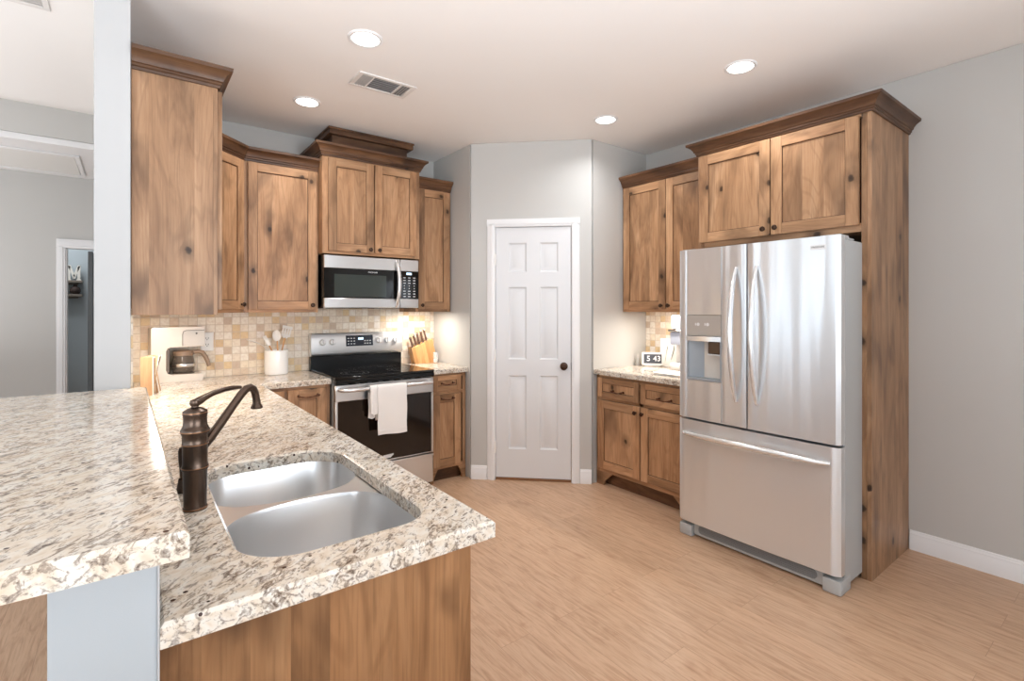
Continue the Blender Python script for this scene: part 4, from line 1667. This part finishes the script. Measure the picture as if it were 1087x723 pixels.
mb = MB()
mb.box(0.004, FW - 0.004, 0.072, 0.82, 0.030, 1.742, 'fridge_grey', 0.004)
mb.box(0.012, FW - 0.012, 0.061, 0.073, 0.10, 1.735, 'fridge_grey_dark')
mb.build('body', fr)
for x0, x1 in ((0.008, 0.10), (FW - 0.10, FW - 0.006)):
    mb = MB()
    mb.box(x0, x1, 0.024, 0.13, 1.7425, 1.764, 'fridge_grey', 0.004)
    mb.box(x0, x1, 0.13, 0.20, 1.7425, 1.753, 'fridge_grey', 0.004)
    mb.build('hinge_cover', fr)
ZD0, ZD1 = 0.735, 1.758
XM = 0.4385
# left door around the dispenser opening
DX0, DX1, DZ0, DZ1, DZR = 0.062, 0.290, 0.968, 1.362, 1.235
mb = MB()
front(mb, 0.0, DX0, ZD0, ZD1, n=6)
front(mb, DX1, XM, ZD0, ZD1, n=10)
mb2 = MB()
front(mb, DX0, DX1, ZD0, DZ0, n=12, round_edge=0)
front(mb, DX0, DX1, DZ1, ZD1, n=12, round_edge=0)
ld = mb.build('door', fr)
mb = MB()
front(mb, XM + 0.006, FW, ZD0, ZD1)
rd = mb.build('door', fr)
mb = MB()
yc = curve_y((DX0 + DX1) / 2)
mb.box(DX0 + 0.001, DX1 - 0.001, yc - 0.001, 0.03, DZR, DZ1 - 0.002, 'panel_grey', 0.003)
mb.box(DX0 + 0.001, DX1 - 0.001, 0.051, 0.058, DZ0 + 0.001, DZR, 'cavity_back')
mb.box(DX0 + 0.001, DX0 + 0.010, yc + 0.002, 0.051, DZ0 + 0.001, DZR, 'cavity_grey')
mb.box(DX1 - 0.010, DX1 - 0.001, yc + 0.002, 0.051, DZ0 + 0.001, DZR, 'cavity_grey')
mb.box(DX0 + 0.010, DX1 - 0.010, yc, 0.051, DZ0 + 0.001, DZ0 + 0.016, 'cavity_grey', 0.002)
mb.prism([(DX0 + 0.010, 0.050), (DX0 + 0.085, 0.050), (DX0 + 0.010, 0.004)], DZ0 + 0.016, DZR, 'cavity_grey')
dp = mb.build('dispenser', ld)
mb = MB()
lip = []
for i in range(13):
    x_ = DX0 + 0.001 + (DX1 - DX0 - 0.002) * i / 12
    lip.append((x_, yc - 0.004 - 0.012 * math.sin(PI * i / 12)))
mb.prism(lip + [(DX1 - 0.001, 0.02), (DX0 + 0.001, 0.02)], DZR - 0.030, DZR - 0.001, 'steel_bar')
mb.build('lip', dp)
mb = MB()
mb.box(DX0 + 0.135, DX1 - 0.014, 0.004, 0.050, DZR - 0.105, DZR - 0.031, 'nozzle', 0.006)
mb.box(DX0 + 0.133, DX1 - 0.012, 0.001, 0.050, DZR - 0.112, DZR - 0.105, 'badge', 0.002)
mb.build('nozzle', dp)
for x_ in (DX0 + 0.080, DX0 + 0.142):
    mb = MB()
    mb.lathe([(0.0, 0.0), (0.010, 0.0), (0.010, 0.0012), (0, 0.0012)], 'badge', (x_, yc - 0.001, 1.305), (0, -1, 0), 16)
    mb.box(x_ - 0.020, x_ - 0.014, yc - 0.002, yc - 0.001, 1.298, 1.313, 'badge')
    mb.build('button', dp)
mb = MB()
mb.box(0.765, 0.838, curve_y(0.80) - 0.002, curve_y(0.80) + 0.004, 1.692, 1.718, 'badge', 0.002)
bd = mb.build('badge', rd)
text_mesh('FRIGIDAIRE', 0.0115, 'badge_text', bd, 'brand_lettering', (0.8015, curve_y(0.80) - 0.0022, 1.705), (PI / 2, 0, 0))
for hx, dr in ((0.382, ld), (0.500, rd)):
    mb = MB()
    pts, rr = [], []
    y0_ = curve_y(hx)
    for i in range(25):
        u = i / 24.0
        s_ = math.sin(PI * u)
        pts.append((hx, y0_ - 0.004 - 0.066 * s_ ** 0.75, 0.878 + 0.752 * u))
        rr.append(0.010 + 0.009 * s_ ** 0.6)
    mb.tube(pts, rr, 'steel_bar', 16, flat=0.75)
    mb.build('handle', dr)
mb = MB()
front(mb, 0.0, FW, 0.097, 0.722, n=36)
fd = mb.build('freezer_drawer', fr)
mb = MB()
pts, rr = [], []
for i in range(29):
    u = i / 28.0
    s_ = math.sin(PI * u)
    x_ = 0.040 + 0.812 * u
    pts.append((x_, curve_y(x_) - 0.004 - 0.060 * s_ ** 0.6, 0.640 + 0.012 * s_))
    rr.append(0.010 + 0.008 * s_ ** 0.6)
mb.tube(pts, rr, 'steel_bar', 16)
mb.build('handle', fd)
for x0, x1 in ((0.0, 0.085), (FW - 0.085, FW)):
    mb = MB()
    mb.box(x0, x1, 0.012, 0.14, 0.0, 0.072, 'fridge_grey', 0.008, seg=2)
    mb.build('foot', fr)
mb = MB()
mb.box(0.085, FW - 0.085, 0.034, 0.070, 0.012, 0.092, 'fridge_grey', 0.006)
gr = rrect(0.12, FW - 0.115, 0.030, 0.078, 0.022, 6)
mb.prism(gr, 0.030, 0.035, 'vent_dark', axis='y')
for i in range(5):
    z_ = 0.036 + i * 0.009
    mb.box(0.128, FW - 0.123, 0.027, 0.031, z_, z_ + 0.004, 'fridge_grey_dark')
mb.build('kick_grille', fr)

# ================================================================== SMALL THINGS
# wooden letter K on the counter behind the bar
lk = MB()
strokes = [[(0, 0), (0.036, 0), (0.036, 0.215), (0, 0.215)],
           [(0.036, 0.088), (0.095, 0.215), (0.135, 0.215), (0.052, 0.120), (0.036, 0.098)],
           [(0.045, 0.112), (0.062, 0.138), (0.135, 0.0), (0.095, 0.0)]]
for s_ in strokes:
    lk.prism(s_, 0.0, 0.058, 'letter_wood', axis='y')
    lk.prism(s_, -0.003, 0.0, 'card_white', axis='y')
for s_ in strokes:
    lk.prism(offset_loop(s_ if sum(p[0] * q[1] - q[0] * p[1] for p, q in zip(s_, s_[1:] + s_[:1])) > 0 else s_[::-1], -0.008), -0.0042, -0.003, 'letter_wood', axis='y')
kd_ = math.atan2(0.94, 0.33)
o = lk.build('letter_block', loc=(0.098, 3.440, 0.9145), rz=kd_)
tag(o, 'brown wooden letter K with white face standing near the wall end', 'letter')

# coffee maker
cof = thing('coffee_maker', 'white coffee maker under the left wall cabinet', 'coffee maker', (0.105, 3.955, 0.9145), R(5))
mb = MB()
C_ = [(0.0, 0.0), (0.285, 0.0), (0.290, 0.012), (0.288, 0.045), (0.11, 0.050), (0.088, 0.060), (0.080, 0.080), (0.080, 0.205), (0.088, 0.222), (0.105, 0.230),
      (0.296, 0.232), (0.300, 0.245), (0.298, 0.350), (0.290, 0.362), (0.010, 0.362), (0.0, 0.352)]
mb.prism(C_, 0.0, 0.145, 'cream_plastic', axis='y')
mb.build('body', cof)
mb = MB()
mb.prism(rrect(0.172, 0.296, 0.238, 0.338, [0.002, 0.002, 0.022, 0.002], 5), -0.003, 0.0005, 'grey_plastic', axis='y')
pn = mb.build('front_panel', cof)
mb = MB()
mb.tube([(0.171, -0.003, 0.236), (0.171, -0.003, 0.315), (0.176, -0.003, 0.332), (0.192, -0.003, 0.339), (0.296, -0.003, 0.339)], 0.0018, 'dark_slot', 6)
mb.lathe([(0, 0), (0.006, 0), (0.006, 0.001), (0, 0.001)], 'dark_slot', (0.25, -0.003, 0.318), (0, -1, 0), 12)
mb.build('seam', pn)
mb = MB()
mb.box(0.081, 0.10, 0.004, 0.141, 0.062, 0.222, 'brew_dark', 0.003)
mb.build('brew_recess', cof)
mb = MB()
mb.lathe([(0, 0.0485), (0.066, 0.0485), (0.066, 0.054), (0, 0.054)], 'brew_dark', (0.185, 0.072, 0))
mb.build('hot_plate', cof)
M5 = Matrix.Rotation(R(5), 3, 'Z')
cp = Vector((0.105, 3.955, 0.9145)) + M5 @ Vector((0.185, 0.072, 0.055))
car = thing('coffee_carafe', 'glass coffee carafe with brown handle on the coffee maker', 'carafe', tuple(cp), R(-12))
mb = MB()
mb.lathe([(0, 0.0), (0.056, 0.0), (0.066, 0.012), (0.069, 0.045), (0.064, 0.085), (0.056, 0.118), (0.053, 0.118), (0.061, 0.085), (0.066, 0.045), (0.063, 0.014), (0.055, 0.003), (0, 0.003)], 'smoked_glass', n=32)
mb.build('jar', car)
mb = MB()
mb.lathe([(0.0545, 0.112), (0.060, 0.114), (0.060, 0.140), (0.050, 0.148), (0.02, 0.150), (0, 0.150)], 'carafe_brown', n=32)
mb.build('lid', car)
mb = MB()
mb.lathe([(0.0700, 0.040), (0.0712, 0.042), (0.0712, 0.058), (0.0700, 0.060)], 'knife_steel', n=32)
mb.build('band', car)
mb = MB()
mb.tube([(0.052, 0, 0.132), (0.085, 0, 0.138), (0.112, 0, 0.130), (0.130, 0, 0.100), (0.145, 0, 0.060), (0.152, 0, 0.035)], [0.010, 0.011, 0.012, 0.011, 0.010, 0.009], 'carafe_brown', 12, flat=1.3)
mb.build('handle', car)

# outlet
ot = thing('wall_outlet', 'white outlet cover on the tile beside the coffee maker', 'outlet', (0.430, YB - 0.0085, 1.166))
mb = MB()
mb.box(-0.040, 0.040, -0.006, 0.0, -0.066, 0.066, 'white_plastic', 0.004)
mb.build('cover_plate', ot)
for z_ in (-0.022, 0.022):
    mb = MB()
    mb.prism(rrect(-0.018, 0.018, z_ - 0.016, z_ + 0.016, 0.010, 5), -0.008, -0.005, 'white_plastic', axis='y')
    mb.box(-0.009, -0.006, -0.0085, -0.0079, z_ - 0.003, z_ + 0.008, 'dark_slot')
    mb.box(0.006, 0.009, -0.0085, -0.0079, z_ - 0.003, z_ + 0.008, 'dark_slot')
    mb.lathe([(0, 0), (0.003, 0), (0, 0.0006)], 'dark_slot', (0, -0.008, z_ - 0.009), (0, -1, 0), 10)
    mb.build('receptacle', ot)

# utensil crock and what stands in it
cr = MB()
cr.lathe([(0, 0), (0.076, 0), (0.080, 0.004), (0.0815, 0.02), (0.0815, 0.172), (0.080, 0.178), (0.076, 0.178), (0.0745, 0.172), (0.0745, 0.012), (0, 0.010)], 'white_ceramic', n=40)
CX, CY = 0.862, 4.020
o = cr.build('utensil_crock', loc=(CX, CY, 0.9145))
tag(o, 'white ceramic crock holding kitchen utensils', 'crock')


def utensil(name, label, foot, tip, kind):
    """foot and tip are points relative to the crock; a handle in the crock and a head above the rim"""
    f_, t_ = Vector(foot), Vector(tip)
    ax = (t_ - f_).normalized()
    th = thing(name, label, 'utensil', (CX, CY, 0.9145), 0, 'white utensils in the crock')
    Lh = (t_ - f_).length
    q = Vector((0, 0, 1)).rotation_difference(ax).to_matrix().to_4x4()
    M = Matrix.Translation(f_) @ q
    mb = MB()
    hl = Lh - (0.075 if kind != 'tongs' else 0.0)
    if kind == 'spoon':
        mb.tube([(0, 0, 0), (0, 0, hl)], [0.0055, 0.0050], 'beech', 10)
        mb.xform(M).build('handle', th)
        mb = MB()
        v, f2 = [], []
        nr, ns = 6, 20
        for side in (0, 1):
            for r_ in range(nr + 1):
                for s_ in range(ns):
                    a_ = 2 * PI * s_ / ns
                    rad = r_ / nr
                    v.append((0.029 * rad * math.cos(a_), -0.010 * (1 - rad * rad) * -1 + (0.004 if side else 0), hl + 0.040 + 0.042 * rad * math.sin(a_)))
        off = (nr + 1) * ns
        for side in (0, 1):
            for r_ in range(nr):
                for s_ in range(ns):
                    qd = [r_ * ns + s_, r_ * ns + (s_ + 1) % ns, (r_ + 1) * ns + (s_ + 1) % ns, (r_ + 1) * ns + s_]
                    f2.append([side * off + i for i in (qd if side else qd[::-1])])
        for s_ in range(ns):
            f2.append([nr * ns + s_, nr * ns + (s_ + 1) % ns, off + nr * ns + (s_ + 1) % ns, off + nr * ns + s_])
        mb.add(v, f2, 'utensil_white', True)
        mb.xform(M).build('head', th)
    elif kind == 'turner':
        mb.tube([(0, 0, 0), (0, 0, hl)], [0.0055, 0.0050], 'beech', 10)
        mb.xform(M).build('handle', th)
        mb = MB()
        z0 = hl - 0.005
        mb.prism([(-0.010, z0), (0.010, z0), (0.026, z0 + 0.020), (-0.026, z0 + 0.020)], -0.002, 0.002, 'utensil_white', axis='y')
        for a_ in (-0.031, -0.0145, 0.0045, 0.0215):
            mb.box(a_, a_ + 0.0095, -0.002, 0.002, z0 + 0.018, z0 + 0.085, 'utensil_white')
        mb.box(-0.032, 0.032, -0.002, 0.002, z0 + 0.014, z0 + 0.030, 'utensil_white')
        mb.box(-0.036, 0.036, -0.002, 0.002, z0 + 0.074, z0 + 0.094, 'utensil_white', 0.0008)
        mb.xform(M).build('head', th)
    elif kind == 'brush':
        mb.tube([(0, 0, 0), (0, 0, hl)], [0.0055, 0.0055], 'beech', 10)
        mb.xform(M).build('handle', th)
        mb = MB()
        mb.box(-0.012, 0.012, -0.006, 0.006, hl - 0.002, hl + 0.05, 'utensil_white', 0.003)
        for i in range(4):
            mb.box(-0.012 + 0.0065 * i, -0.0075 + 0.0065 * i, -0.005, 0.005, hl + 0.048, hl + 0.078, 'utensil_white', 0.001)
        mb.xform(M).build('head', th)
    else:
        mb.tube([foot, (-0.020, 0.034, 0.122), (-0.058, 0.036, 0.184), (-0.085, 0.036, 0.212)], [0.005, 0.0055, 0.006, 0.0065], 'utensil_white', 10, flat=0.6)
        mb.build('handle', th)
        mb = MB()
        mb.tube([(-0.083, 0.036, 0.210), (-0.110, 0.036, 0.228), (-0.150, 0.036, 0.246), (-0.192, 0.036, 0.258)], [0.0065, 0.0115, 0.0125, 0.008], 'utensil_white', 12, flat=0.35)
        mb.build('head', th)


utensil('serving_spoon', 'white spoon standing upright in the crock, left of the slotted turner', (0.018, -0.014, 0.014), (0.002, 0.010, 0.318), 'spoon')
utensil('slotted_turner', 'white slotted turner, tallest utensil in the crock', (-0.010, -0.048, 0.016), (0.075, -0.010, 0.340), 'turner')
utensil('basting_brush', 'white brush with wooden handle leaning left in the crock', (0.040, -0.030, 0.016), (-0.085, -0.018, 0.282), 'brush')
utensil('spatula', 'white utensil leaning farthest left over the crock rim', (0.045, 0.032, 0.016), (-0.190, 0.036, 0.258), 'tongs')

# knife block with knives
KB = (1.955, 4.010, 0.9145)
kb = thing('knife_block', 'light wood knife block on the counter right of the range', 'knife block', KB, R(-4))
mb = MB()
xs_ = [0.0, 0.034, 0.066, 0.10, 0.135, 0.170, 0.215]


def ktop(x):
    return 0.135 + 0.070 * x / 0.20


lean = -0.05
for i in range(6):
    a, b = xs_[i], xs_[i + 1]
    ta, tb_ = ktop(a), ktop(b)
    mb.prism([(a + 0.03, 0), (b + 0.03, 0), (b + 0.03 + lean * tb_ / 0.2, tb_), (a + 0.03 + lean * ta / 0.2, ta)], 0.0, 0.085, 'beech', axis='y', tone=[0.2, 0.7, 0.45, 0.8, 0.35, 0.6][i])
mb.build('block', kb)
MK = Matrix.Translation(KB) @ Matrix.Rotation(R(-4), 4, 'Z')
for i in range(9):
    row, cl = (0, i) if i < 5 else (1, i - 5)
    x_ = [0.020, 0.055, 0.090, 0.130, 0.165][cl] + 0.030 * (row == 1) * 0.6
    y_ = 0.022 if row == 0 else 0.060
    base_ = MK @ Vector((x_ + 0.03 + lean * ktop(x_) / 0.2, y_, ktop(x_) + 0.0005))
    th = thing('kitchen_knife', ['brown-handled knife in the front row of the knife block', 'brown-handled knife in the back row of the knife block'][row], 'knife', tuple(base_), 0,
               ['knives in the front row of the block', 'knives in the back row of the block'][row])
    ln = 0.085 + 0.006 * cl
    ax = Vector((-0.27, 0, 0.96))
    rr_ = [0.0105, 0.0125, 0.0105, 0.0120, 0.0135]
    mb = MB()
    mb.tube([ax * (0.008 + (ln - 0.008) * k / 4) for k in range(5)], rr_, 'knife_handle', 10, flat=0.7)
    mb.build('handle', th)
    mb = MB()
    mb.tube([ax * 0.0, ax * 0.010], 0.0115, 'knife_steel', 10, flat=0.7)
    mb.build('bolster', th)
    mb = MB()
    mb.tube([ax * ln, ax * (ln + 0.004)], [0.0132, 0.011], 'knife_steel', 10, flat=0.7)
    mb.build('end_cap', th)

# small glass with a candle
TX, TY = 2.158, 3.955
g = MB()
g.lathe([(0, 0), (0.021, 0), (0.023, 0.004), (0.024, 0.098), (0.022, 0.098), (0.021, 0.010), (0, 0.008)], 'glass', n=24)
o = g.build('candle_glass', loc=(TX, TY, 0.9145))
tag(o, 'small clear glass in front of the knife block', 'glass')
g = MB()
g.lathe([(0, 0), (0.017, 0), (0.018, 0.004), (0.0175, 0.024), (0.008, 0.027), (0, 0.027)], 'wax', n=20)
g.tube([(0, 0, 0.026), (0.001, 0, 0.034)], 0.0012, 'dark_slot', 6)
o = g.build('candle', loc=(TX, TY, 0.9235))
tag(o, 'short white candle inside the small clear glass', 'candle')

# digital clock
ck_ = thing('digital_clock', 'white framed digital clock showing 5 43', 'clock', (3.485, 2.632, 0.9145), R(-50))
mb = MB()
fr_ = rrect(-0.086, 0.086, 0.012, 0.118, 0.010, 5)
mb.prism(fr_, -0.014, 0.014, 'white_plastic', axis='y')
mb.build('frame', ck_)
mb = MB()
mb.box(-0.072, 0.072, -0.0155, -0.0135, 0.027, 0.103, 'clock_face', 0.0005)
fc = mb.build('face', ck_)
text_mesh('5', 0.062, 'digit_white', fc, 'digit', (-0.034, -0.0165, 0.065), (PI / 2, 0, 0), bold=0.001)
text_mesh('43', 0.062, 'digit_white', fc, 'digit', (0.034, -0.0165, 0.065), (PI / 2, 0, 0), bold=0.001)
mb = MB()
mb.box(-0.065, 0.065, -0.018, 0.022, 0.0, 0.012, 'grey_plastic', 0.002)
mb.build('foot', ck_)
# card with drawn utensils
cd_ = thing('print_card', 'white card with drawn utensils leaning behind the clock', 'card', (3.562, 2.530, 0.9145), R(-76))
mb = MB()
Mt = Matrix.Rotation(R(-5), 4, 'X')
mb.box(-0.078, 0.078, 0.0, 0.008, 0.0, 0.235, 'card_white', 0.001)
mb.xform(Mt).build('panel', cd_)
mb = MB()
mb.tube([(-0.030, -0.001, 0.040), (-0.022, -0.001, 0.110), (-0.018, -0.001, 0.140)], [0.004, 0.004, 0.006], 'sketch_grey', 8, flat=0.3)
mb.tube([(-0.018, -0.001, 0.138), (-0.012, -0.001, 0.160), (-0.010, -0.001, 0.190)], [0.010, 0.011, 0.003], 'sketch_grey', 10, flat=0.15)
mb.tube([(0.020, -0.001, 0.060), (0.034, -0.001, 0.110), (0.044, -0.001, 0.150), (0.042, -0.001, 0.180)], [0.004, 0.013, 0.013, 0.003], 'sketch_grey', 10, flat=0.12)
mb.box(0.018, 0.034, -0.0012, 0.0, 0.202, 0.212, 'sketch_grey')
mb.xform(Mt).build('drawing', cd_)
# cone
g = MB()
g.lathe([(0, 0), (0.022, 0), (0.023, 0.004), (0.014, 0.055), (0.006, 0.092), (0.002, 0.100), (0, 0.100)], 'cone_grey', n=24)
o = g.build('cone_ornament', loc=(3.455, 2.758, 0.9145))
tag(o, 'small grey cone ornament left of the digital clock', 'ornament')
# pod machine mostly hidden by the refrigerator
pm = thing('pod_coffee_machine', 'pale pod coffee machine with chrome bar, half hidden by the refrigerator', 'coffee machine', (3.400, 2.405, 0.9145), -PI / 2)
mb = MB()
mb.box(0.0, 0.20, 0.0, 0.19, 0.0, 0.055, 'white_plastic', 0.008, seg=2)
mb.box(0.0, 0.20, 0.08, 0.19, 0.055, 0.20, 'white_plastic', 0.006, seg=2)
mb.box(0.0, 0.20, 0.0, 0.19, 0.20, 0.300, 'machine_blue', 0.01, seg=2)
mb.box(0.0, 0.20, 0.02, 0.19, 0.322, 0.432, 'machine_blue', 0.012, seg=2)
mb.build('body', pm)
mb = MB()
mb.box(-0.010, 0.21, -0.012, 0.18, 0.302, 0.320, 'chrome', 0.004)
mb.build('handle_bar', pm)
# tray
tr = MB()
pts = rrect(3.06, 3.26, 2.08, 2.325, 0.03, 6)
o0 = offset_loop(pts, -0.014)
n = len(pts)
tr.prism(o0, 0.9147, 0.918, 'white_ceramic')
v = [(p[0], p[1], 0.918) for p in o0] + [(p[0], p[1], 0.930) for p in pts] + [(p[0], p[1], 0.930) for p in offset_loop(pts, 0.003)] + [(p[0], p[1], 0.9147) for p in offset_loop(pts, -0.010)]
f = []
for k in range(3):
    for i in range(n):
        f.append((k * n + i, k * n + (i + 1) % n, (k + 1) * n + (i + 1) % n, (k + 1) * n + i))
tr.add(v, f, 'white_ceramic')
o = tr.build('serving_tray')
tag(o, 'white shallow tray at the counter front beside the refrigerator', 'tray')

# shelves with letter and ornament in the far room
WALLB = 8.0
SHELF = 'small shelves in the far room'
for z_, lb in ((1.735, 'upper small grey shelf carrying the letter M'), (1.572, 'lower small grey shelf under the letter M')):
    s_ = MB()
    s_.box(-0.84, -0.458, WALLB - 0.12, WALLB - 0.001, z_ - 0.030, z_, 'shelf_wood', 0.003)
    s_.box(-0.80, -0.50, WALLB - 0.03, WALLB - 0.001, z_ - 0.05, z_ - 0.031, 'shelf_wood', 0.003)
    o = s_.build('wall_shelf')
    tag(o, lb, 'shelf', SHELF)
lm = MB()
for poly in ([(0, 0), (0.036, 0), (0.036, 0.012), (0.028, 0.016), (0.028, 0.170), (0.004, 0.170), (0.008, 0.016), (0, 0.012)],
             [(0.084, 0), (0.126, 0), (0.126, 0.012), (0.118, 0.016), (0.122, 0.170), (0.096, 0.170), (0.092, 0.016), (0.084, 0.012)],
             [(0.002, 0.180), (0.030, 0.180), (0.070, 0.062), (0.062, 0.020), (0.056, 0.020), (0.010, 0.160)],
             [(0.124, 0.180), (0.096, 0.180), (0.056, 0.062), (0.062, 0.020), (0.070, 0.020), (0.116, 0.160)]):
    lm.prism(poly, 0, 0.03, 'card_white', axis='y')
o = lm.build('letter_block', loc=(-0.598, WALLB - 0.075, 1.7355))
tag(o, 'white letter M on the upper shelf in the far room', 'letter')
om = MB()
om.lathe([(0, 0), (0.03, 0), (0.048, 0.02), (0.052, 0.05), (0.040, 0.080), (0.018, 0.095), (0.016, 0.110), (0.02, 0.116), (0, 0.116)], 'ornament_dark', n=20)
o = om.build('round_vase', loc=(-0.525, WALLB - 0.066, 1.5725))
tag(o, 'small dark round vase on the lower far shelf', 'vase')
om = MB()
om.lathe([(0, 0), (0.05, 0), (0.066, 0.02), (0.06, 0.05), (0.03, 0.075), (0, 0.08)], 'ornament_tan', n=20)
o = om.build('tan_bowl', loc=(-0.655, WALLB - 0.068, 1.5725))
tag(o, 'tan rounded bowl left of the dark vase on the lower shelf', 'bowl')

# ================================================================== CEILING FIXTURES
CANS = [(0.939, 2.448, 'recessed ceiling light nearest the ceiling vent'),
        (2.722, 1.461, 'recessed ceiling light in front of the refrigerator'),
        (0.921, 3.427, 'recessed ceiling light closest to the range cabinets'),
        (2.713, 2.455, 'recessed ceiling light before the pantry door')]
for x, y, lb in CANS:
    t = thing('recessed_light', lb, 'ceiling light', (x, y, CEIL), 0, 'recessed ceiling lights')
    mb = MB()
    mb.lathe([(0.070, -0.0005), (0.086, -0.0005), (0.086, -0.004), (0.080, -0.008), (0.068, -0.006)], 'white_trim', n=36)
    mb.build('trim_ring', t)
    mb = MB()
    mb.lathe([(0, -0.0045), (0.066, -0.0045), (0.0695, -0.002)], 'lens', n=32)
    mb.build('lens', t)
    d = bpy.data.lights.new('lamp', 'AREA')
    d.shape = 'DISK'
    d.size = 0.13
    d.energy = 17 * K_CAN
    d.color = (0.95, 0.98, 1.0)
    d.spread = R(150)
    o = bpy.data.objects.new('lamp', d)
    COL.objects.link(o)
    o.parent = t
    o.location = (0, 0, -0.02)

vt = thing('ceiling_vent', 'white rectangular air vent on the kitchen ceiling', 'vent', (1.218, 2.893, CEIL), R(0))
mb = MB()
for a in ((-0.180, 0.180, -0.100, -0.075), (-0.180, 0.180, 0.075, 0.100), (-0.180, -0.150, -0.075, 0.075), (0.150, 0.180, -0.075, 0.075)):
    mb.box(*a, -0.008, -0.0005, 'vent_white', 0.003)
mb.box(-0.090, -0.080, -0.075, 0.075, -0.008, -0.0005, 'vent_white')
mb.box(0.080, 0.090, -0.075, 0.075, -0.008, -0.0005, 'vent_white')
mb.build('frame', vt)
mb = MB()
mb.box(-0.150, 0.150, -0.075, 0.075, -0.0018, -0.0006, 'vent_dark')
mb.build('backing', vt)
mb = MB()


def slat(axis, c, lo, hi, tilt, wd=0.012):
    s_, c_ = math.sin(R(tilt)) * wd, math.cos(R(tilt)) * wd
    zc = -0.006
    if axis == 'x':
        v = [(lo, c - c_, zc - s_), (hi, c - c_, zc - s_), (hi, c + c_, zc + s_), (lo, c + c_, zc + s_)]
    else:
        v = [(c - c_, lo, zc - s_), (c - c_, hi, zc - s_), (c + c_, hi, zc + s_), (c + c_, lo, zc + s_)]
    v += [(p[0], p[1], p[2] + 0.001) for p in v]
    mb.add(v, [(3, 2, 1, 0), (4, 5, 6, 7), (0, 1, 5, 4), (1, 2, 6, 5), (2, 3, 7, 6), (3, 0, 4, 7)], 'vent_grey')


for i in range(6):
    slat('x', -0.062 + 0.025 * i, -0.080, 0.080, 18)
for i in range(4):
    slat('y', -0.143 + 0.016 * i, -0.074, 0.074, -22, 0.006)
    slat('y', 0.096 + 0.016 * i, -0.074, 0.074, 22, 0.006)
mb.build('louvres', vt)
vt2 = thing('ceiling_vent', 'faint vent at the top left on the higher ceiling', 'vent', (-0.53, 3.66, LIVC), 0)
mb = MB()
for a in ((-0.18, 0.18, -0.10, -0.075), (-0.18, 0.18, 0.075, 0.10), (-0.18, -0.15, -0.075, 0.075), (0.15, 0.18, -0.075, 0.075)):
    mb.box(*a, -0.008, -0.0005, 'vent_white', 0.003)
mb.build('frame', vt2)
mb = MB()
for i in range(6):
    slat('x', -0.062 + 0.025 * i, -0.15, 0.15, 12)
mb.m = ['vent_white'] * len(mb.m)
mb.build('louvres', vt2)


# under-cabinet strip lights
def strip(label, loc, rz, length, watts, color=(1.0, 0.93, 0.83)):
    t = thing('under_cabinet_light', label, 'light', loc, rz, 'under-cabinet strip lights')
    mb = MB()
    mb.box(0, length, 0, 0.030, 0.0, 0.010, 'white_plastic', 0.002)
    mb.build('housing', t)
    mb = MB()
    mb.box(0.006, length - 0.006, 0.004, 0.026, -0.003, -0.0002, 'strip_lens', 0.001)
    mb.build('lens', t)
    d = bpy.data.lights.new('lamp', 'AREA')
    d.shape = 'RECTANGLE'
    d.size, d.size_y = length, 0.03
    d.energy = watts * K_UNDER
    d.color = color
    o = bpy.data.objects.new('lamp', d)
    COL.objects.link(o)
    o.parent = t
    o.location = (length / 2, 0.015, -0.006)


ZU = UB + 0.0053
strip('strip light beneath the wall cabinet with plain end panel', (0.125, 2.70, ZU + 0.014), PI / 2, 0.78, 12.0)
strip('strip light beneath the angled corner cabinet', (0.125, 3.54, ZU), PI / 2, 0.36, 1.5)
strip('strip light beneath the narrow cabinet by the pantry wall', (1.915, 3.85, ZU), 0, 0.10, 6.0)
strip('strip light beneath the cabinet above the clock counter', (3.345, 2.50, ZU), -PI / 2, 0.54, 12.0)
